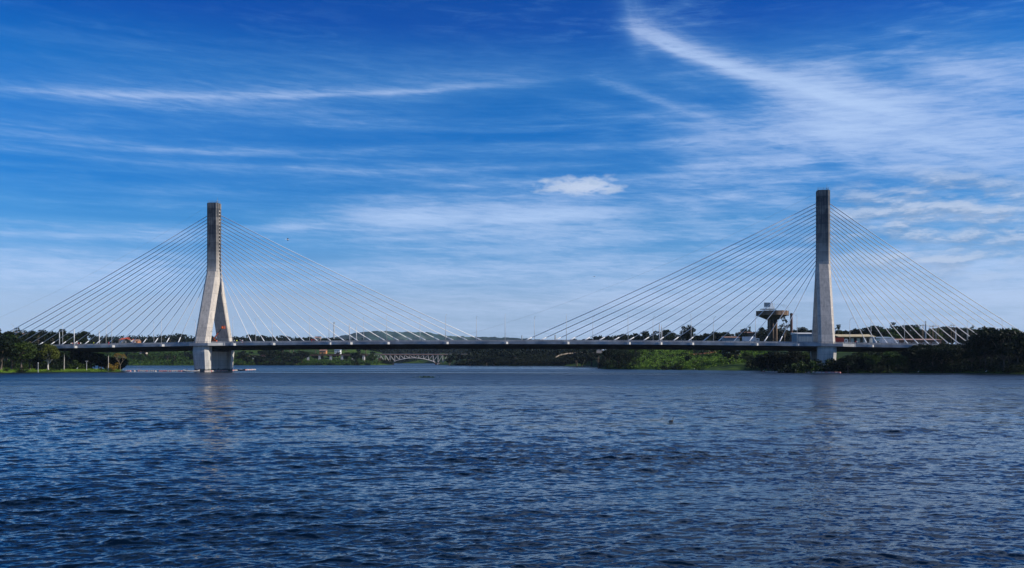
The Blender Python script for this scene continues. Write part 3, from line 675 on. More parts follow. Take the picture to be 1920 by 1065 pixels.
        for s in (-1, 1):
            L = []; Pd = []
            wo = lambda z: 2.58+(46.6-z)*.352
            wi = lambda z: max(0.0, (42.2-z)*.352)
            for z, a in ((46.6, 2.88), (44.4, 2.92), (42.2, 2.96), (34, 3.05), (24, 3.15), (14, 3.25), (12.0, 3.3)):
                w0, w1 = wo(z), wi(z); ch = 1.0
                L.append([(x, s*y, z) for x, y in ((-a, w0-ch), (-a+ch, w0), (a-ch, w0), (a, w0-ch), (a, w1+.35 if w1 > .35 else w1), (a-.35, w1), (-a+.35, w1), (-a, w1+.35 if w1 > .35 else w1))])
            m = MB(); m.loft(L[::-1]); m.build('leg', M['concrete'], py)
            for z, a, w0, w1 in ((12.0, 3.7, 14.9, 10.2), (9.0, 3.75, 15.1, 10.3), (-3, 3.4, 13.3, 9.4)):
                ch = 1.3; Pd.append([(x, s*y, z) for x, y in ((-a, w0-ch), (-a+ch, w0), (a-ch, w0), (a, w0-ch), (a, w1), (-a, w1))])
            m = MB(); m.loft(Pd[::-1]); m.build('pier', M['pedestal'], py)
        w = MB(); w.box(-1.7, 1.7, -9.9, 9.9, -3, 9.2)
        for k in range(17):
            for s in (-1, 1): w.box(min(s*1.7, s*1.86), max(s*1.7, s*1.86), -9.6+k*1.2-.16, -9.6+k*1.2+.16, -3, 9.1)
        w.build('pier_wall', M['pedestal'], py)
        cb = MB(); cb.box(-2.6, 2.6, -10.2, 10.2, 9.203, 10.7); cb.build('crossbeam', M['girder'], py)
    # stays: one plane along the median, eighteen each side of both pylons
    wht, anc = M['stay'], M['stay']
    for c, sd_, first, step in ((UL, -1, 17.7, 5.86), (UL, 1, 18.0, 6.36), (UR, -1, 18.3, 6.52), (UR, 1, 18.1, 4.27)):
        for i in range(18):
            u = c+sd_*(first+step*i); z1 = road_z(u)+1.1; z0 = 45.75+i*1.625
            a = Vector((c+sd_*2.45, 0, z0)); b = Vector((u, 0, z1)); d = (b-a).normalized()
            s = MB(); pts = [a.lerp(b, t)-Vector((0, 0, 1.1*(i/17)**1.5*4*t*(1-t))) for t in (0, .25, .5, .75, 1)]
            s.tube(pts, (.15 if sd_ > 0 else .125) if i < 14 else .16, 8); st = s.build('stay_cable', wht, root, True)
            q = MB(); q.tube([b-d*2.6, b, Vector((u, 0, z1))+d*1.6], [.19, .24, .24], 8); q.build('anchor_sleeve', anc, st, True)
    # land piers under the side spans
    for u in (UL-118, UL-170, UR+100):
        for s in (-1, 1):
            p = MB(); p.loft([[(u+x, s*3.6+y, z) for x, y in ((-.9, -1.3), (.9, -1.3), (.9, 1.3), (-.9, 1.3))] for z in (-4, road_z(u)-2.9)]); p.build('side_pier', M['pedestal'], root)
    # blocks that carry the lamps: bay-shaped in plan
    for px in NEAR_LAMPS+NEAR_THICK:
        u = u_at(px+.8, -12.0); z = road_z(u); q = MB()
        q.loft([[(u+x, y, zz) for x, y in ((-1.4, -11.55), (-.55, -12.5), (.35, -12.5), (1.15, -11.55))] for zz in (z-1.0, z-.02)]); q.build('lamp_bracket', M['deck_pale'], root)
    for px in FAR_LAMPS+FAR_THICK:
        u = u_at(px, 12.0); z = road_z(u); q = MB()
        q.loft([[(u+x, y, zz) for x, y in ((-1.5, 11.55), (-.55, 12.6), (.45, 12.6), (1.4, 11.55))] for zz in (z-1.08, z+.10)]); q.build('lamp_bracket', M['deck_pale'], root)
    # thin earthing wire from each pylon top down to the deck
    for c, e in ((UL, UL-150), (UR, UR-165)):
        w = MB(); a = Vector((c-2.2, 0, 78)); b = Vector((e, 0, road_z(e)+1)); w.tube([a.lerp(b, t)-Vector((0, 0, 5*4*t*(1-t))) for t in np.linspace(0, 1, 9)], .022, 4); w.build('earth_wire', M['rail'], root)
    return root
M['girder'] = mat_noise('girder_concrete', (.018, .018, .019), (.035, .035, .035), .3, .9)  # far darker than the deck: underside shade is put into the colour
M['deck_pale'] = mat_noise('new_concrete', (.46, .45, .43), (.58, .57, .55), .6, .8)
NEAR_LAMPS = [209.5, 302.5, 436.5, 510.5, 617, 725, 835.5, 947, 1062, 1177.5, 1295.8, 1416.5, 1494.5, 1633, 1755, 1879]
NEAR_THICK = [139, 655.3, 1236.5]
FAR_LAMPS = [25, 117.5, 199, 288.5, 366.5, 479.5, 580.5, 682, 787.5, 893.3, 1002, 1111.5, 1224.4, 1338, 1593.5, 1696, 1813.5]
FAR_THICK = [111.5, 186, 668, 1240.5, 1792]
build_bridge()

def lamp_proto():
    root = empty('street_lamp'); m = MB(); m.tube([(0, 0, 0), (0, 0, 11.0)], [.125, .075], 8); m.build('pole', M['metal'], root, True)
    a = MB(); a.tube([(0, 0, 10.9), (0, .3, 11.6), (0, 1.2, 12.0), (0, 2.0, 12.05)], [.07, .06, .05, .05], 6); a.build('arm', M['metal'], root, True)
    h = MB(); h.loft([[(x*w, y, 12.0+z) for x, z in ((-.16, 0), (.16, 0), (.12, .13), (-.12, .13))] for y, w in ((1.9, .7), (2.2, 1), (2.8, .8))]); h.build('lamp_head', M['rail'], root)
    return root
def thick_proto():
    root = empty('thick_pole'); m = MB(); m.tube([(0, 0, 0), (0, 0, 7.6)], [.26, .20], 10); m.build('pole', M['metal'], root, True)
    m = MB(); m.tube([(0, 0, 7.6), (0, 0, 8.6)], [.06, .03], 6); m.build('lightning_spike', M['metal'], root); return root
lp, tp = lamp_proto(), thick_proto(); uses = {id(lp): 0, id(tp): 0}
ORD = ['first', 'second', 'third', 'fourth', 'fifth', 'sixth', 'seventh', 'eighth', 'ninth', 'tenth', 'eleventh', 'twelfth']
def on_deck(p, px, v, az, label, cat, group):
    u = u_at(px, v); loc = BW(u, v, road_z(u)+.10)
    if not uses[id(p)]: uses[id(p)] = 1; o = p; o.location = loc; o.rotation_euler = (0, 0, az)
    else: o = copy_tree(p, loc, az)
    tag(o, label, cat, group)
def order_label(px, L):
    left = sorted([q for q in L if q < 401], reverse=True); mid1 = sorted([q for q in L if 401 < q < 972]); mid2 = sorted([q for q in L if 972 <= q < 1543], reverse=True); right = sorted([q for q in L if q > 1543])
    for s, w in ((left, 'left of the left pylon'), (mid1, 'right of the left pylon'), (mid2, 'left of the right pylon'), (right, 'right of the right pylon')):
        if px in s: return ORD[s.index(px)]+' '+w
for px in NEAR_LAMPS: on_deck(lp, px, -12.15, BR_AZ, 'tall thin street lamp on near edge of the bridge, %s' % order_label(px, NEAR_LAMPS), 'street lamp', 'street lamps along the bridge')
for px in FAR_LAMPS: on_deck(lp, px, 12.15, BR_AZ+math.pi+.25, 'street lamp with arm on far edge of the bridge, %s' % order_label(px, FAR_LAMPS), 'street lamp', 'street lamps along the bridge')
for px in NEAR_THICK: on_deck(tp, px, -12.15, BR_AZ, 'short thick grey pole on near edge of bridge, %s' % order_label(px, NEAR_THICK), 'pole', 'thick poles along the bridge')
for px in FAR_THICK: on_deck(tp, px, 12.15, BR_AZ, 'short thick grey pole on far edge of bridge, %s' % order_label(px, FAR_THICK), 'pole', 'thick poles along the bridge')

# ------------------------------------------------------------------ old arched truss bridge and its approach viaduct, far upstream
def build_truss():
    YB = 1047.0; u1 = F/YB
    root = empty('arched_truss_bridge', (0, YB, 0), 0, 'distant pale steel truss bridge with an arched lower chord, beyond the long bridge', 'bridge')
    X = lambda px: (px-960)/F*YB
    Z = lambda py: CH+(HOR-py)/F*YB
    zt = Z(665.3); xl, xr = X(713.5), X(839.5); n = 14; W = 5.2
    def zb(x):
        t = (x-X(736))/(X(816)-X(736))
        if t <= 0 or t >= 1: return Z(679.6)
        return Z(679.0)+(Z(671.3)-Z(679.0))*(1-(2*t-1)**2)
    xs = [xl+(xr-xl)*i/n for i in range(n+1)]
    for s in (-1, 1):
        y = s*W/2; t = MB()
        t.tube([(x, y, zt) for x in (xl, xr)], .45, 4); t.build('top_chord', M['rust'] if s < 0 else M['truss'], root)
        t = MB(); ar = [x for x in np.linspace(X(736), X(816), 21)]; t.tube([(x, y, zb(x)) for x in ar], .5, 4); t.build('arch_chord', M['truss'], root)
        for i, x in enumerate(xs):
            z0 = zb(x); t = MB(); t.tube([(x, y, z0), (x, y, zt)], .26, 4); t.build('vertical', M['truss'], root)
        for i in range(n):
            t = MB(); a, b = (xs[i], zt), (xs[i+1], zb(xs[i+1]))
            if i >= n//2: a, b = (xs[i], zb(xs[i])), (xs[i+1], zt)
            t.tube([(a[0], y, a[1]), (b[0], y, b[1])], .27, 4); t.build('diagonal', M['truss'], root)
    d = MB(); d.box(X(676), X(883), -W/2, W/2, zt+.25, zt+.75); d.build('track_deck', M['rust'], root)
    r = MB(); r.box(X(676), X(883), -W/2-.1, -W/2+.05, zt+.76, zt+1.1)
    r.build('parapet', M['truss'], root)
    for a, b in (((680), (711)), ((842), (874))):
        m_ = 6; z0 = Z(671.6); xx = [X(a)+(X(b)-X(a))*i/m_ for i in range(m_+1)]
        for s in (-1, 1):
            y = s*W/2; t = MB(); t.tube([(xx[0] if a > 800 else xx[1], y, z0), (xx[-2] if a > 800 else xx[-1], y, z0)], .28, 4); t.build('side_span_chord', M['truss'], root)
            for i in range(m_):
                t = MB(); p, q = ((xx[i], zt), (xx[i+1], z0)) if i % 2 == 0 else ((xx[i], z0), (xx[i+1], zt))
                t.tube([(p[0], y, p[1]), (q[0], y, q[1])], .22, 4); t.build('side_span_web', M['truss'], root)
    for px0, px1, zt_ in ((711, 738, Z(680.4)), (816, 842, Z(680.4)), (710, 714, Z(671)), (839.5, 843.5, Z(671)), (878, 884, zt)):
        p = MB(); p.box(X(px0), X(px1), -4.2, 4.2, -1.5, zt_); p.build('abutment', M['brick'], root)
    for px0, px1 in ((718, 735), (820, 838)):
        p = MB(); p.box(X(px0), X(px1), -5.2, -4.21, .2, 1.6); p.build('stone_apron', M['truss'], root)
build_truss()
def build_viaduct():
    YV = 1000.0; root = empty('railway_viaduct', (0, YV, 0), 0, 'long low railway viaduct on pale piers along the far left bank', 'viaduct')
    X = lambda px: (px-960)/F*YV
    Z = lambda py: CH+(HOR-py)/F*YV
    d = MB(); d.loft([[(X(px), -2.4, Z(py)), (X(px), 2.4, Z(py)), (X(px), 2.4, Z(py)-1.0), (X(px), -2.4, Z(py)-1.0)] for px, py in ((440, 667), (520, 666), (600, 665), (688, 664.6))])
    d.build('girder', M['brick'], root)
    r = MB()
    r.loft([[(X(px), -2.45, Z(py)+.7), (X(px), -2.35, Z(py)+.7), (X(px), -2.35, Z(py)+.82), (X(px), -2.45, Z(py)+.82)] for px, py in ((440, 667), (520, 666), (600, 665), (688, 664.6))])
    for px in np.arange(441, 688, 3.4): r.box(X(px)-.05, X(px)+.05, -2.45, -2.35, Z(np.interp(px, [440, 520, 600, 688], [667, 666, 665, 664.6])), Z(np.interp(px, [440, 520, 600, 688], [667, 666, 665, 664.6]))+.72)
    r.build('handrail', M['rust'], root)
    for px in (458, 476.5, 495, 515.5, 536, 557, 578, 599.5, 620.5, 641.5, 662, 682):
        p = MB(); w = 1.15; zt = Z(np.interp(px, [440, 688], [667, 664.8]))-1.0; x = X(px)
        p.loft([[(x-w*k, -2.1*k, z), (x+w*k, -2.1*k, z), (x+w*k, 2.1*k, z), (x-w*k, 2.1*k, z)] for z, k in ((-1, 1.12), (zt-.5, .92), (zt-.5, 1.15), (zt, 1.15))]); p.build('pier', M['truss'], root)
build_viaduct()

# ------------------------------------------------------------------ water tower, chimney, factory sheds, houses
def water_tower():
    Y = 560.0; px = 1448.0; g = hz(px, Y); k = Y/F; root = empty('water_tower', (XW(px, Y), Y, g), .25, 'brown concrete water tower with wide flat tank on clustered columns, billboard on top', 'water tower')
    Z = lambda py: CH+(HOR-py)*k-g
    Rr = 29.3*k; zt, zb, zc = Z(583.4), Z(591.5), Z(600.0)
    t = MB(); t.lathe([(Rr, zb), (Rr, zt), (Rr-.35, zt), (Rr-.5, zt-.6), (.1, zt-.5)], n=56); t.build('tank', M['brown_conc'], root)
    t = MB(); t.lathe([(3.1, zc), (Rr-.3, zb+.003)], n=56); t.build('tank_cone', M['brown_dark'], root)
    for i in range(16):
        a = i*math.pi/8+.1; t = MB(); t.box(-.18, .18, -.16, .16, zb-.3, zt+.15, Matrix.Translation((Rr*math.cos(a), Rr*math.sin(a), 0)) @ Matrix.Rotation(a, 4, 'Z')); t.build('rib', M['brown_conc'], root)
    t = MB(); t.tube([(0, 0, -1), (0, 0, zc+1)], 1.75, 16); t.build('central_shaft', M['brown_dark'], root)
    for a in (-2.75, -2.0, -.95, -.3, 1.1, 2.1):
        t = MB(); t.tube([(2.55*math.cos(a), 2.55*math.sin(a), -1), (2.55*math.cos(a), 2.55*math.sin(a), zc+.9)], .68, 14); t.build('column', M['brown_conc'], root, True)
    for z in (5.5, 13):
        t = MB(); t.lathe([(2.2, z), (3.3, z), (3.3, z+.4), (2.2, z+.4)], n=20); t.build('ring_beam', M['brown_dark'], root)
    # roof deck with billboard frame
    x0, x1 = -15*k*1.0, 5*k
    p = MB(); p.box(-22*k, 4*k, -2.2, 2.2, Z(580.3), Z(579.3)); p.build('platform', M['black'], root)
    for i in range(9):
        x = -21*k+i*3*k; t = MB(); t.tube([(x, -1.6, zt-.6), (x, -1.6, Z(580))], .10, 5); t.tube([(x, 1.6, zt-.6), (x, 1.6, Z(580))], .10, 5); t.build('platform_post', M['truss'], root)
    b = MB(); b.box(-19.2*k, -6.8*k, -1.4, -1.2, Z(576), Z(567.8)); b.build('billboard', M['blue_panel'], root)
    f = MB()
    for i in range(8):
        x = -19*k+i*3.0*k; f.tube([(x, -1.1, Z(579.3)), (x, -1.1, Z(576 if i < 5 else 569))], .09, 5)
    f.tube([(-20*k, -1.1, Z(577)), (3*k, -1.1, Z(577))], .09, 5)
    f.build('billboard_frame', M['truss'], root)
    l = MB(); ax = -1.5*k
    for s in (-1, 1): l.tube([(ax+s*4.6*k, 0, Z(579.3)), (ax+s*.4*k, 0, Z(565))], .10, 5)
    for i in range(5):
        z0 = Z(579.3-i*2.6); w = (4.6-i*.78)*k; l.tube([(ax-w, 0, z0), (ax+w, 0, z0)], .06, 5); l.tube([(ax-w, 0, z0), (ax+w*.8, 0, Z(579.3-(i+1)*2.6))], .06, 5)
    l.tube([(ax, 0, Z(566)), (ax, 0, Z(561.5))], .05, 5); l.build('lattice_mast', M['truss'], root)
M['brown_dark'] = mat_noise('dark_brown_concrete', (.03, .024, .02), (.07, .052, .04), .3, .9, 5, .1, stretch=(1, 1, .2))  # darker brown for the tank cone, shaft and ring beams
water_tower()
def chimney():
    Y = 585.0; px = 1483.8; g = hz(px, Y); root = empty('chimney', (XW(px, Y), Y, g), 0, 'tall dark brick chimney standing just right of the water tower', 'chimney')
    zt = CH+(HOR-588)*Y/F-g; t = MB(); t.lathe([(1.0, -1), (.82, zt-1.0), (.95, zt-.9), (.95, zt)], n=16); t.build('stack', M['brick'], root)
    t = MB(); t.lathe([(.72, zt+.01), (.72, zt+.3), (.5, zt+.3), (.5, zt+.01)], n=16); t.build('flue_rim', M['black'], root)
    sm = MB(); sm.loft([[(x+r*math.cos(a), r*.7*math.sin(a), z+r*.8*math.sin(a)*0+r*.8*math.cos(a)*.3) for a in np.linspace(0, 2*math.pi, 13)[:-1]] for x, z, r in ((0, zt+.4, .5), (-1.2, zt+2.2, .9), (-3.2, zt+4.2, 1.4), (-6.0, zt+5.6, 1.9), (-9.2, zt+6.4, 1.6), (-11, zt+6.6, .3))])
    m = bpy.data.materials.new('smoke'); m.use_nodes = True; w = NT(m.node_tree); w.n.clear(); v = w.new('ShaderNodeVolumePrincipled'); v.inputs['Color'].default_value = (.35, .35, .37, 1); v.inputs['Density'].default_value = .07
    o_ = w.new('ShaderNodeOutputMaterial'); w.l.new(v.outputs[0], o_.inputs['Volume'])
    o = sm.build('smoke', m); o.location = root.location; tag(o, 'thin grey smoke drifting left from the brick chimney', 'smoke', kind='stuff')
chimney()

def house(px0, px1, ytop, Y, depth, wall, roof, label, rtype='gable', wins=3, wall_h=None, cat='house', name='house', rz=0.0, ybot=None, floors=1, over=.4):
    """a building facing the river: walls, pitched or lean-to roof, each window and door its own part"""
    x0, x1 = XW(px0, Y), XW(px1, Y); cx = (x0+x1)/2; w = (x1-x0)/2; g = hz((px0+px1)/2, Y)-.3 if ybot is None else CH+(HOR-ybot)*Y/F
    top = CH+(HOR-ytop)*Y/F; h = top-g
    rh = min(2.6, w*.55, h*.42) if rtype in ('gable', 'hip') else .5
    wh = h-rh
    root = empty(name, (cx, Y+depth/2, g), rz, label, cat); d = depth/2
    MB().box(-w, w, -d, d, -1.5, wh).build('wall', M[wall], root)
    r = MB(); e = over
    if rtype == 'gable': r.add([(-w-e, -d-e, wh+.003), (w+e, -d-e, wh+.003), (w+e, d+e, wh+.003), (-w-e, d+e, wh+.003), (-w-e, 0, h), (w+e, 0, h)], [(0, 1, 5, 4), (2, 3, 4, 5), (1, 2, 5), (3, 0, 4), (0, 3, 2, 1)])
    elif rtype == 'hip': r.add([(-w-e, -d-e, wh+.003), (w+e, -d-e, wh+.003), (w+e, d+e, wh+.003), (-w-e, d+e, wh+.003), (-w*.35, 0, h), (w*.35, 0, h)], [(0, 1, 5, 4), (2, 3, 4, 5), (1, 2, 5), (3, 0, 4), (0, 3, 2, 1)])
    else: r.add([(-w-e, -d-e, wh+.003), (w+e, -d-e, wh+.003), (w+e, d+e, wh+.003), (-w-e, d+e, wh+.003), (-w-e, -d-e, wh+.28), (w+e, -d-e, wh+.28), (w+e, d+e, h+.6), (-w-e, d+e, h+.6)], [(0, 1, 5, 4), (1, 2, 6, 5), (2, 3, 7, 6), (3, 0, 4, 7), (4, 5, 6, 7), (3, 2, 1, 0)])
    r.build('roof', M[roof], root)
    for f in range(floors):
        fh = wh/floors
        for i in range(wins):
            x = -w+2*w*(i+.5)/wins; ww = min(.8, w/wins*.45); z0 = f*fh+fh*.35
            fr = MB().box(x-ww-.08, x+ww+.08, -d-.06, -d-.01, z0-.08, z0+fh*.4+.08).build('window', M['white_wall'], root)
            MB().box(x-ww, x+ww, -d-.09, -d-.061, z0, z0+fh*.4).build('pane', M['glass'], fr)
    dw = MB().box(w*.1-.45, w*.1+.45, -d-.07, -d-.011, 0, min(2.1, wh*.8)); dw.build('door', M['wood'], root)
    return root
M['pale_wall'] = mat_noise('cream_wall', (.42, .34, .28), (.56, .47, .40), .6, .8)
M['orange_wall'] = mat_noise('orange_wall', (.42, .17, .07), (.55, .25, .11), .6, .8)
M['pink_roof'] = mat_noise('faded_pink_roof', (.34, .20, .16), (.46, .30, .25), .4, .8)
house(20, 36, 622, 640, 9, 'pale_wall', 'pink_roof', 'cream house with pale roof among trees at the far left', 'hip', 4)
house(38, 58, 623.5, 600, 9, 'orange_wall', 'pink_roof', 'reddish two storey house with pale hipped roof beside the cream house', 'hip', 4, floors=2)
house(126, 146, 632, 600, 8, 'orange_wall', 'brown_roof', 'low orange house behind the left end of the bridge deck', 'gable', 3)
house(223, 243, 632.6, 1090, 14, 'pale_wall', 'red_roof', 'house with bright red hipped roof above the deck left of the pylon', 'hip', 3, ybot=649)
house(244, 258, 636.0, 1100, 10, 'orange_wall', 'brown_roof', 'small brown roofed house beside the bright red roof', 'gable', 2, ybot=649)
house(262, 272, 657.2, 1000, 7, 'pale_wall', 'red_roof', 'small house with red roof under the deck on the far left bank', 'gable', 3, ybot=663)
house(599, 611, 655.2, 1085, 8, 'orange_wall', 'brown_roof', 'small orange house under the deck above the viaduct', 'gable', 4, ybot=661)
house(627, 637.5, 653.4, 1085, 9, 'white_wall', 'blue_wall', 'white two storey house under the deck above the viaduct', 'gable', 3, ybot=662, floors=2)
house(590, 600, 630.5, 1300, 9, 'pale_wall', 'pink_roof', 'pale pink roofed house on the tree line left of the telecom mast', 'gable', 3, ybot=640)
house(1360, 1387, 632.0, 520, 9, 'blue_wall', 'brown_roof', 'low blue grey shed with rusty roof left of the water tower', 'lean', 5, name='shed', cat='shed')
house(1497, 1531, 624.5, 500, 12, 'blue_wall', 'white_wall', 'blue grey factory hall just left of the right pylon', 'lean', 0, name='factory_hall', cat='factory')
house(1392, 1412, 623.0, 640, 10, 'dark', 'brown_roof', 'dark building with thin pale eaves left of the water tower', 'lean', 3, name='building', cat='building')
house(1672, 1765, 636.2, 520, 12, 'brick', 'pink_roof', 'long low warehouse with rusty pink roof behind the right cables', 'lean', 10, name='warehouse', cat='warehouse')
house(1642, 1676, 632.6, 505, 9, 'white_wall', 'blue_wall', 'white flat roofed building between cream shed and long warehouse', 'lean', 4, name='building', cat='building')
house(1100, 1130, 652.2, 800, 9, 'pale_wall', 'blue_wall', 'grey building partly hidden under the middle of the deck', 'lean', 4, ybot=659, name='building', cat='building')
house(1186, 1218, 652.8, 640, 9, 'blue_wall', 'blue_wall', 'blue green shed under the deck above the dark bank', 'lean', 3, ybot=659, name='shed', cat='shed')
def open_shed():
    Y = 490.0; x0, x1 = XW(1567, Y), XW(1637, Y); g = 12.0; zt = CH+(HOR-629.4)*Y/F; ze = CH+(HOR-632.2)*Y/F
    root = empty('open_shed', ((x0+x1)/2, Y, g), 0, 'long shed with cream roof and white bays right of the right pylon', 'shed'); w = (x1-x0)/2
    MB().add([(-w, -4, ze-g), (w, -4, ze-g), (w, 6, zt-g+.6), (-w, 6, zt-g+.6), (-w, -4, ze-g+.3), (w, -4, ze-g+.3), (w, 6, zt-g+.9), (-w, 6, zt-g+.9)], [(3, 2, 1, 0), (4, 5, 6, 7), (0, 1, 5, 4), (1, 2, 6, 5), (2, 3, 7, 6), (3, 0, 4, 7)]).build('roof', M['yellow_roof'], root)
    MB().box(-w, w, 5.4, 5.9, 0, zt-g-.2).build('back_wall', M['dark'], root)
    n = 6
    for i in range(n):
        a = -w+2*w*i/n+.7; b = -w+2*w*(i+1)/n-.7; MB().box(a, b, -1, -.8, 0, ze-g-.6).build('bay_panel', M['white_wall'], root)
    for i in range(n+1):
        x = -w+.15+(2*w-.3)*i/n; MB().box(x-.15, x+.15, -3.6, -3.3, -1, ze-g).build('post', M['black'], root)
open_shed()
def stone_wall():
    pts = [(1042, 668.5, 760), (1050, 664.5, 770), (1064, 661.6, 780), (1085, 660.2, 785), (1118, 659.8, 790)]
    root = empty('boundary_wall', (0, 0, 0), 0, 'pale boundary wall climbing the bank under the middle of the deck', 'wall'); m = MB()
    m.loft([[tuple(PW(px, py+2.2, Y)), tuple(PW(px, py+2.2, Y)+Vector((0, .5, 0))), tuple(PW(px, py, Y)+Vector((0, .5, 0))), tuple(PW(px, py, Y))] for px, py, Y in pts]); m.build('wall_face', M['old_wall'], root)
    for i in range(14):
        px = 1044+i*5.6; py = np.interp(px, [p[0] for p in pts], [p[1] for p in pts]); Y = np.interp(px, [p[0] for p in pts], [p[2] for p in pts]); c = PW(px, py, Y)
        MB().box(c.x-.3, c.x+.3, c.y-.25, c.y+.75, c.z-1.1, c.z+.2).build('buttress', M['old_wall'], root)
stone_wall()

# ------------------------------------------------------------------ masts and power poles
def lattice(px, ytop, ybot, Y, wpx, label, cat, arms=(), name='lattice_mast'):
    k = Y/F; h = (ybot-ytop)*k; w = wpx*k/2; root = empty(name, (XW(px, Y), Y, CH+(HOR-ybot)*k), .3, label, cat)
    t = MB(); n = 9
    for sx, sy in ((-1, -1), (1, -1), (1, 1), (-1, 1)): t.tube([(sx*w, sy*w, 0), (sx*w*.45, sy*w*.45, h)], .03*k*F/100+.05, 4)
    for i in range(n):
        a, b = i/n, (i+1)/n; wa, wb = w*(1-.55*a), w*(1-.55*b)
        for sy in (-1, 1): t.tube([(-wa, sy*wa, h*a), (wb, sy*wb, h*b)], .09, 4, False); t.tube([(wa, sy*wa, h*a), (-wb, sy*wb, h*b)], .09, 4, False)
        for sx in (-1, 1): t.tube([(sx*wa, -wa, h*a), (sx*wb, wb, h*b)], .09, 4, False)
    t.build('lattice', M['metal'], root)
    for z, L in arms:
        a = MB(); a.tube([(-L*k, 0, h*z), (L*k, 0, h*z)], .16, 4); a.build('cross_arm', M['metal'], root)
    return root
r = lattice(626.2, 604, 640, 1300, 1.5, 'tall lattice telecom mast on the tree line between pylon and hill', 'telecom mast')
for z, a in ((.95, 0), (.72, 2), (.70, 4), (.5, 1)):
    MB().box(-.5, .5, -.3, .3, -1.1, 1.1, Matrix.Translation((math.cos(a)*1.1, math.sin(a)*1.1-.6, 28.1*z)) @ Matrix.Rotation(a, 4, 'Z')).build('antenna', M['white_wall'], r)
lattice(978.5, 628.5, 641, 2300, 1.0, 'faint power pylon on the horizon left of the right cable fan', 'power pylon', ((.85, 1.3), (.65, 1.5)), 'power_pylon')
lattice(1041, 627.5, 641, 1900, 1.8, 'faint power pylon on the horizon under the right cables', 'power pylon', ((.88, 1.9), (.6, 2.2)), 'power_pylon')
lattice(1735.5, 602, 640, 560, 1.6, 'steel lattice gantry tower behind the right cables', 'power pylon', ((.72, 2.4), (.9, 1.8)), 'power_pylon')
def hframe(px0, px1, ytop, Y, label, rail=True):
    k = Y/F; g = CH+(HOR-643)*k; h = (643-ytop)*k; x0, x1 = XW(px0, Y), XW(px1, Y); c = (x0+x1)/2; root = empty('utility_pole', (c, Y, g), 0, label, 'utility pole')
    for x in (x0-c, x1-c): MB().tube([(x, 0, 0), (x, 0, h)], [.16, .12], 6).build('pole', M['wood'], root, True)
    if rail:
        MB().box(x0-c-.8, x1-c+.8, -.08, .08, h-.9, h-.66).build('cross_arm', M['wood'], root)
        for x in (x0-c-.6, 0, x1-c+.6): MB().lathe([(.06, h-.65), (.12, h-.5), (.07, h-.3), (.1, h-.2)], x, 0, 8).build('insulator', M['white_wall'], root)
hframe(1729.3, 1731.5, 608, 540, 'wooden twin power pole just left of the lattice gantry')
hframe(1743.5, 1748.5, 609.5, 540, 'wooden twin power pole just right of the lattice gantry')
hframe(1750.5, 1759, 609, 530, 'wide wooden twin power pole, second right of the lattice gantry')
hframe(1783.5, 1788.5, 607.5, 520, 'wooden twin power pole rightmost of the row behind the cables')

# ------------------------------------------------------------------ people, traffic and the boom lift on the deck
def make_person(name, shirt, trousers, seated=False, helmet=None):
    """1.7 m figure grown from a joint skeleton"""
    if seated: J = [((0, 0, .85), .15), ((0, .02, 1.12), .15), ((0, .06, 1.36), .13), ((0, .08, 1.47), .055), ((0, .11, 1.6), .10), ((0, .12, 1.70), .085),
        ((-.19, .07, 1.38), .06), ((-.25, .25, 1.16), .045), ((-.2, .48, 1.16), .035), ((.19, .07, 1.38), .06), ((.25, .25, 1.16), .045), ((.2, .48, 1.16), .035),
        ((-.12, .05, .82), .10), ((-.17, .42, .78), .07), ((-.17, .30, .38), .045), ((-.17, .42, .34), .04), ((.12, .05, .82), .10), ((.17, .42, .78), .07), ((.17, .30, .38), .045), ((.17, .42, .34), .04)]
    else: J = [((0, 0, .94), .15), ((0, 0, 1.18), .145), ((0, 0, 1.40), .14), ((0, 0, 1.50), .055), ((0, .01, 1.60), .09), ((0, .01, 1.70), .08),
        ((-.19, 0, 1.40), .06), ((-.25, .02, 1.13), .045), ((-.24, .12, .90), .035), ((.19, 0, 1.40), .06), ((.26, -.04, 1.13), .045), ((.25, .03, .90), .035),
        ((-.10, 0, .88), .10), ((-.11, .10, .49), .065), ((-.11, .03, .09), .045), ((-.11, .17, .04), .045), ((.10, 0, .88), .10), ((.11, -.02, .49), .065), ((.11, -.18, .10), .045), ((.11, -.06, .04), .045)]
    E = [(0, 1), (1, 2), (2, 3), (3, 4), (4, 5), (2, 6), (6, 7), (7, 8), (2, 9), (9, 10), (10, 11), (0, 12), (12, 13), (13, 14), (14, 15), (0, 16), (16, 17), (17, 18), (18, 19)]
    me = bpy.data.meshes.new('body_base'); me.from_pydata([j[0] for j in J], E, []); o = bpy.data.objects.new('tmp', me); col.objects.link(o)
    sk = o.modifiers.new('s', 'SKIN'); o.modifiers.new('b', 'SUBSURF').levels = 1
    for v, j in zip(me.skin_vertices[0].data, J): v.radius = (j[1], j[1])
    me.skin_vertices[0].data[0].use_root = True
    dg = bpy.context.evaluated_depsgraph_get(); nm = bpy.data.meshes.new_from_object(o.evaluated_get(dg)); bpy.data.objects.remove(o)
    nm.materials.clear()
    for m in ('skin', shirt, trousers): nm.materials.append(M[m])
    for p in nm.polygons:
        c = p.center; z = c.z; p.use_smooth = True
        p.material_index = 0 if (z > (1.48 if not seated else 1.46) or (abs(c.x) > .2 and z < (1.12 if not seated else 1.17) and z > .8 and not (seated and c.y < .2))) else (1 if z > .92 else 2)
    root = empty(name); b = bpy.data.objects.new('body', nm); col.objects.link(b); b.parent = root
    h = MB()
    if helmet: h.ball((0, .03 if not seated else .12, 1.68), .14, 10, 6); h.build('helmet', M[helmet], root, True)
    else: h.ball((0, -.015, 1.70), .098, 10, 6, .9); h.build('hair', M['black'], root, True)
    return root
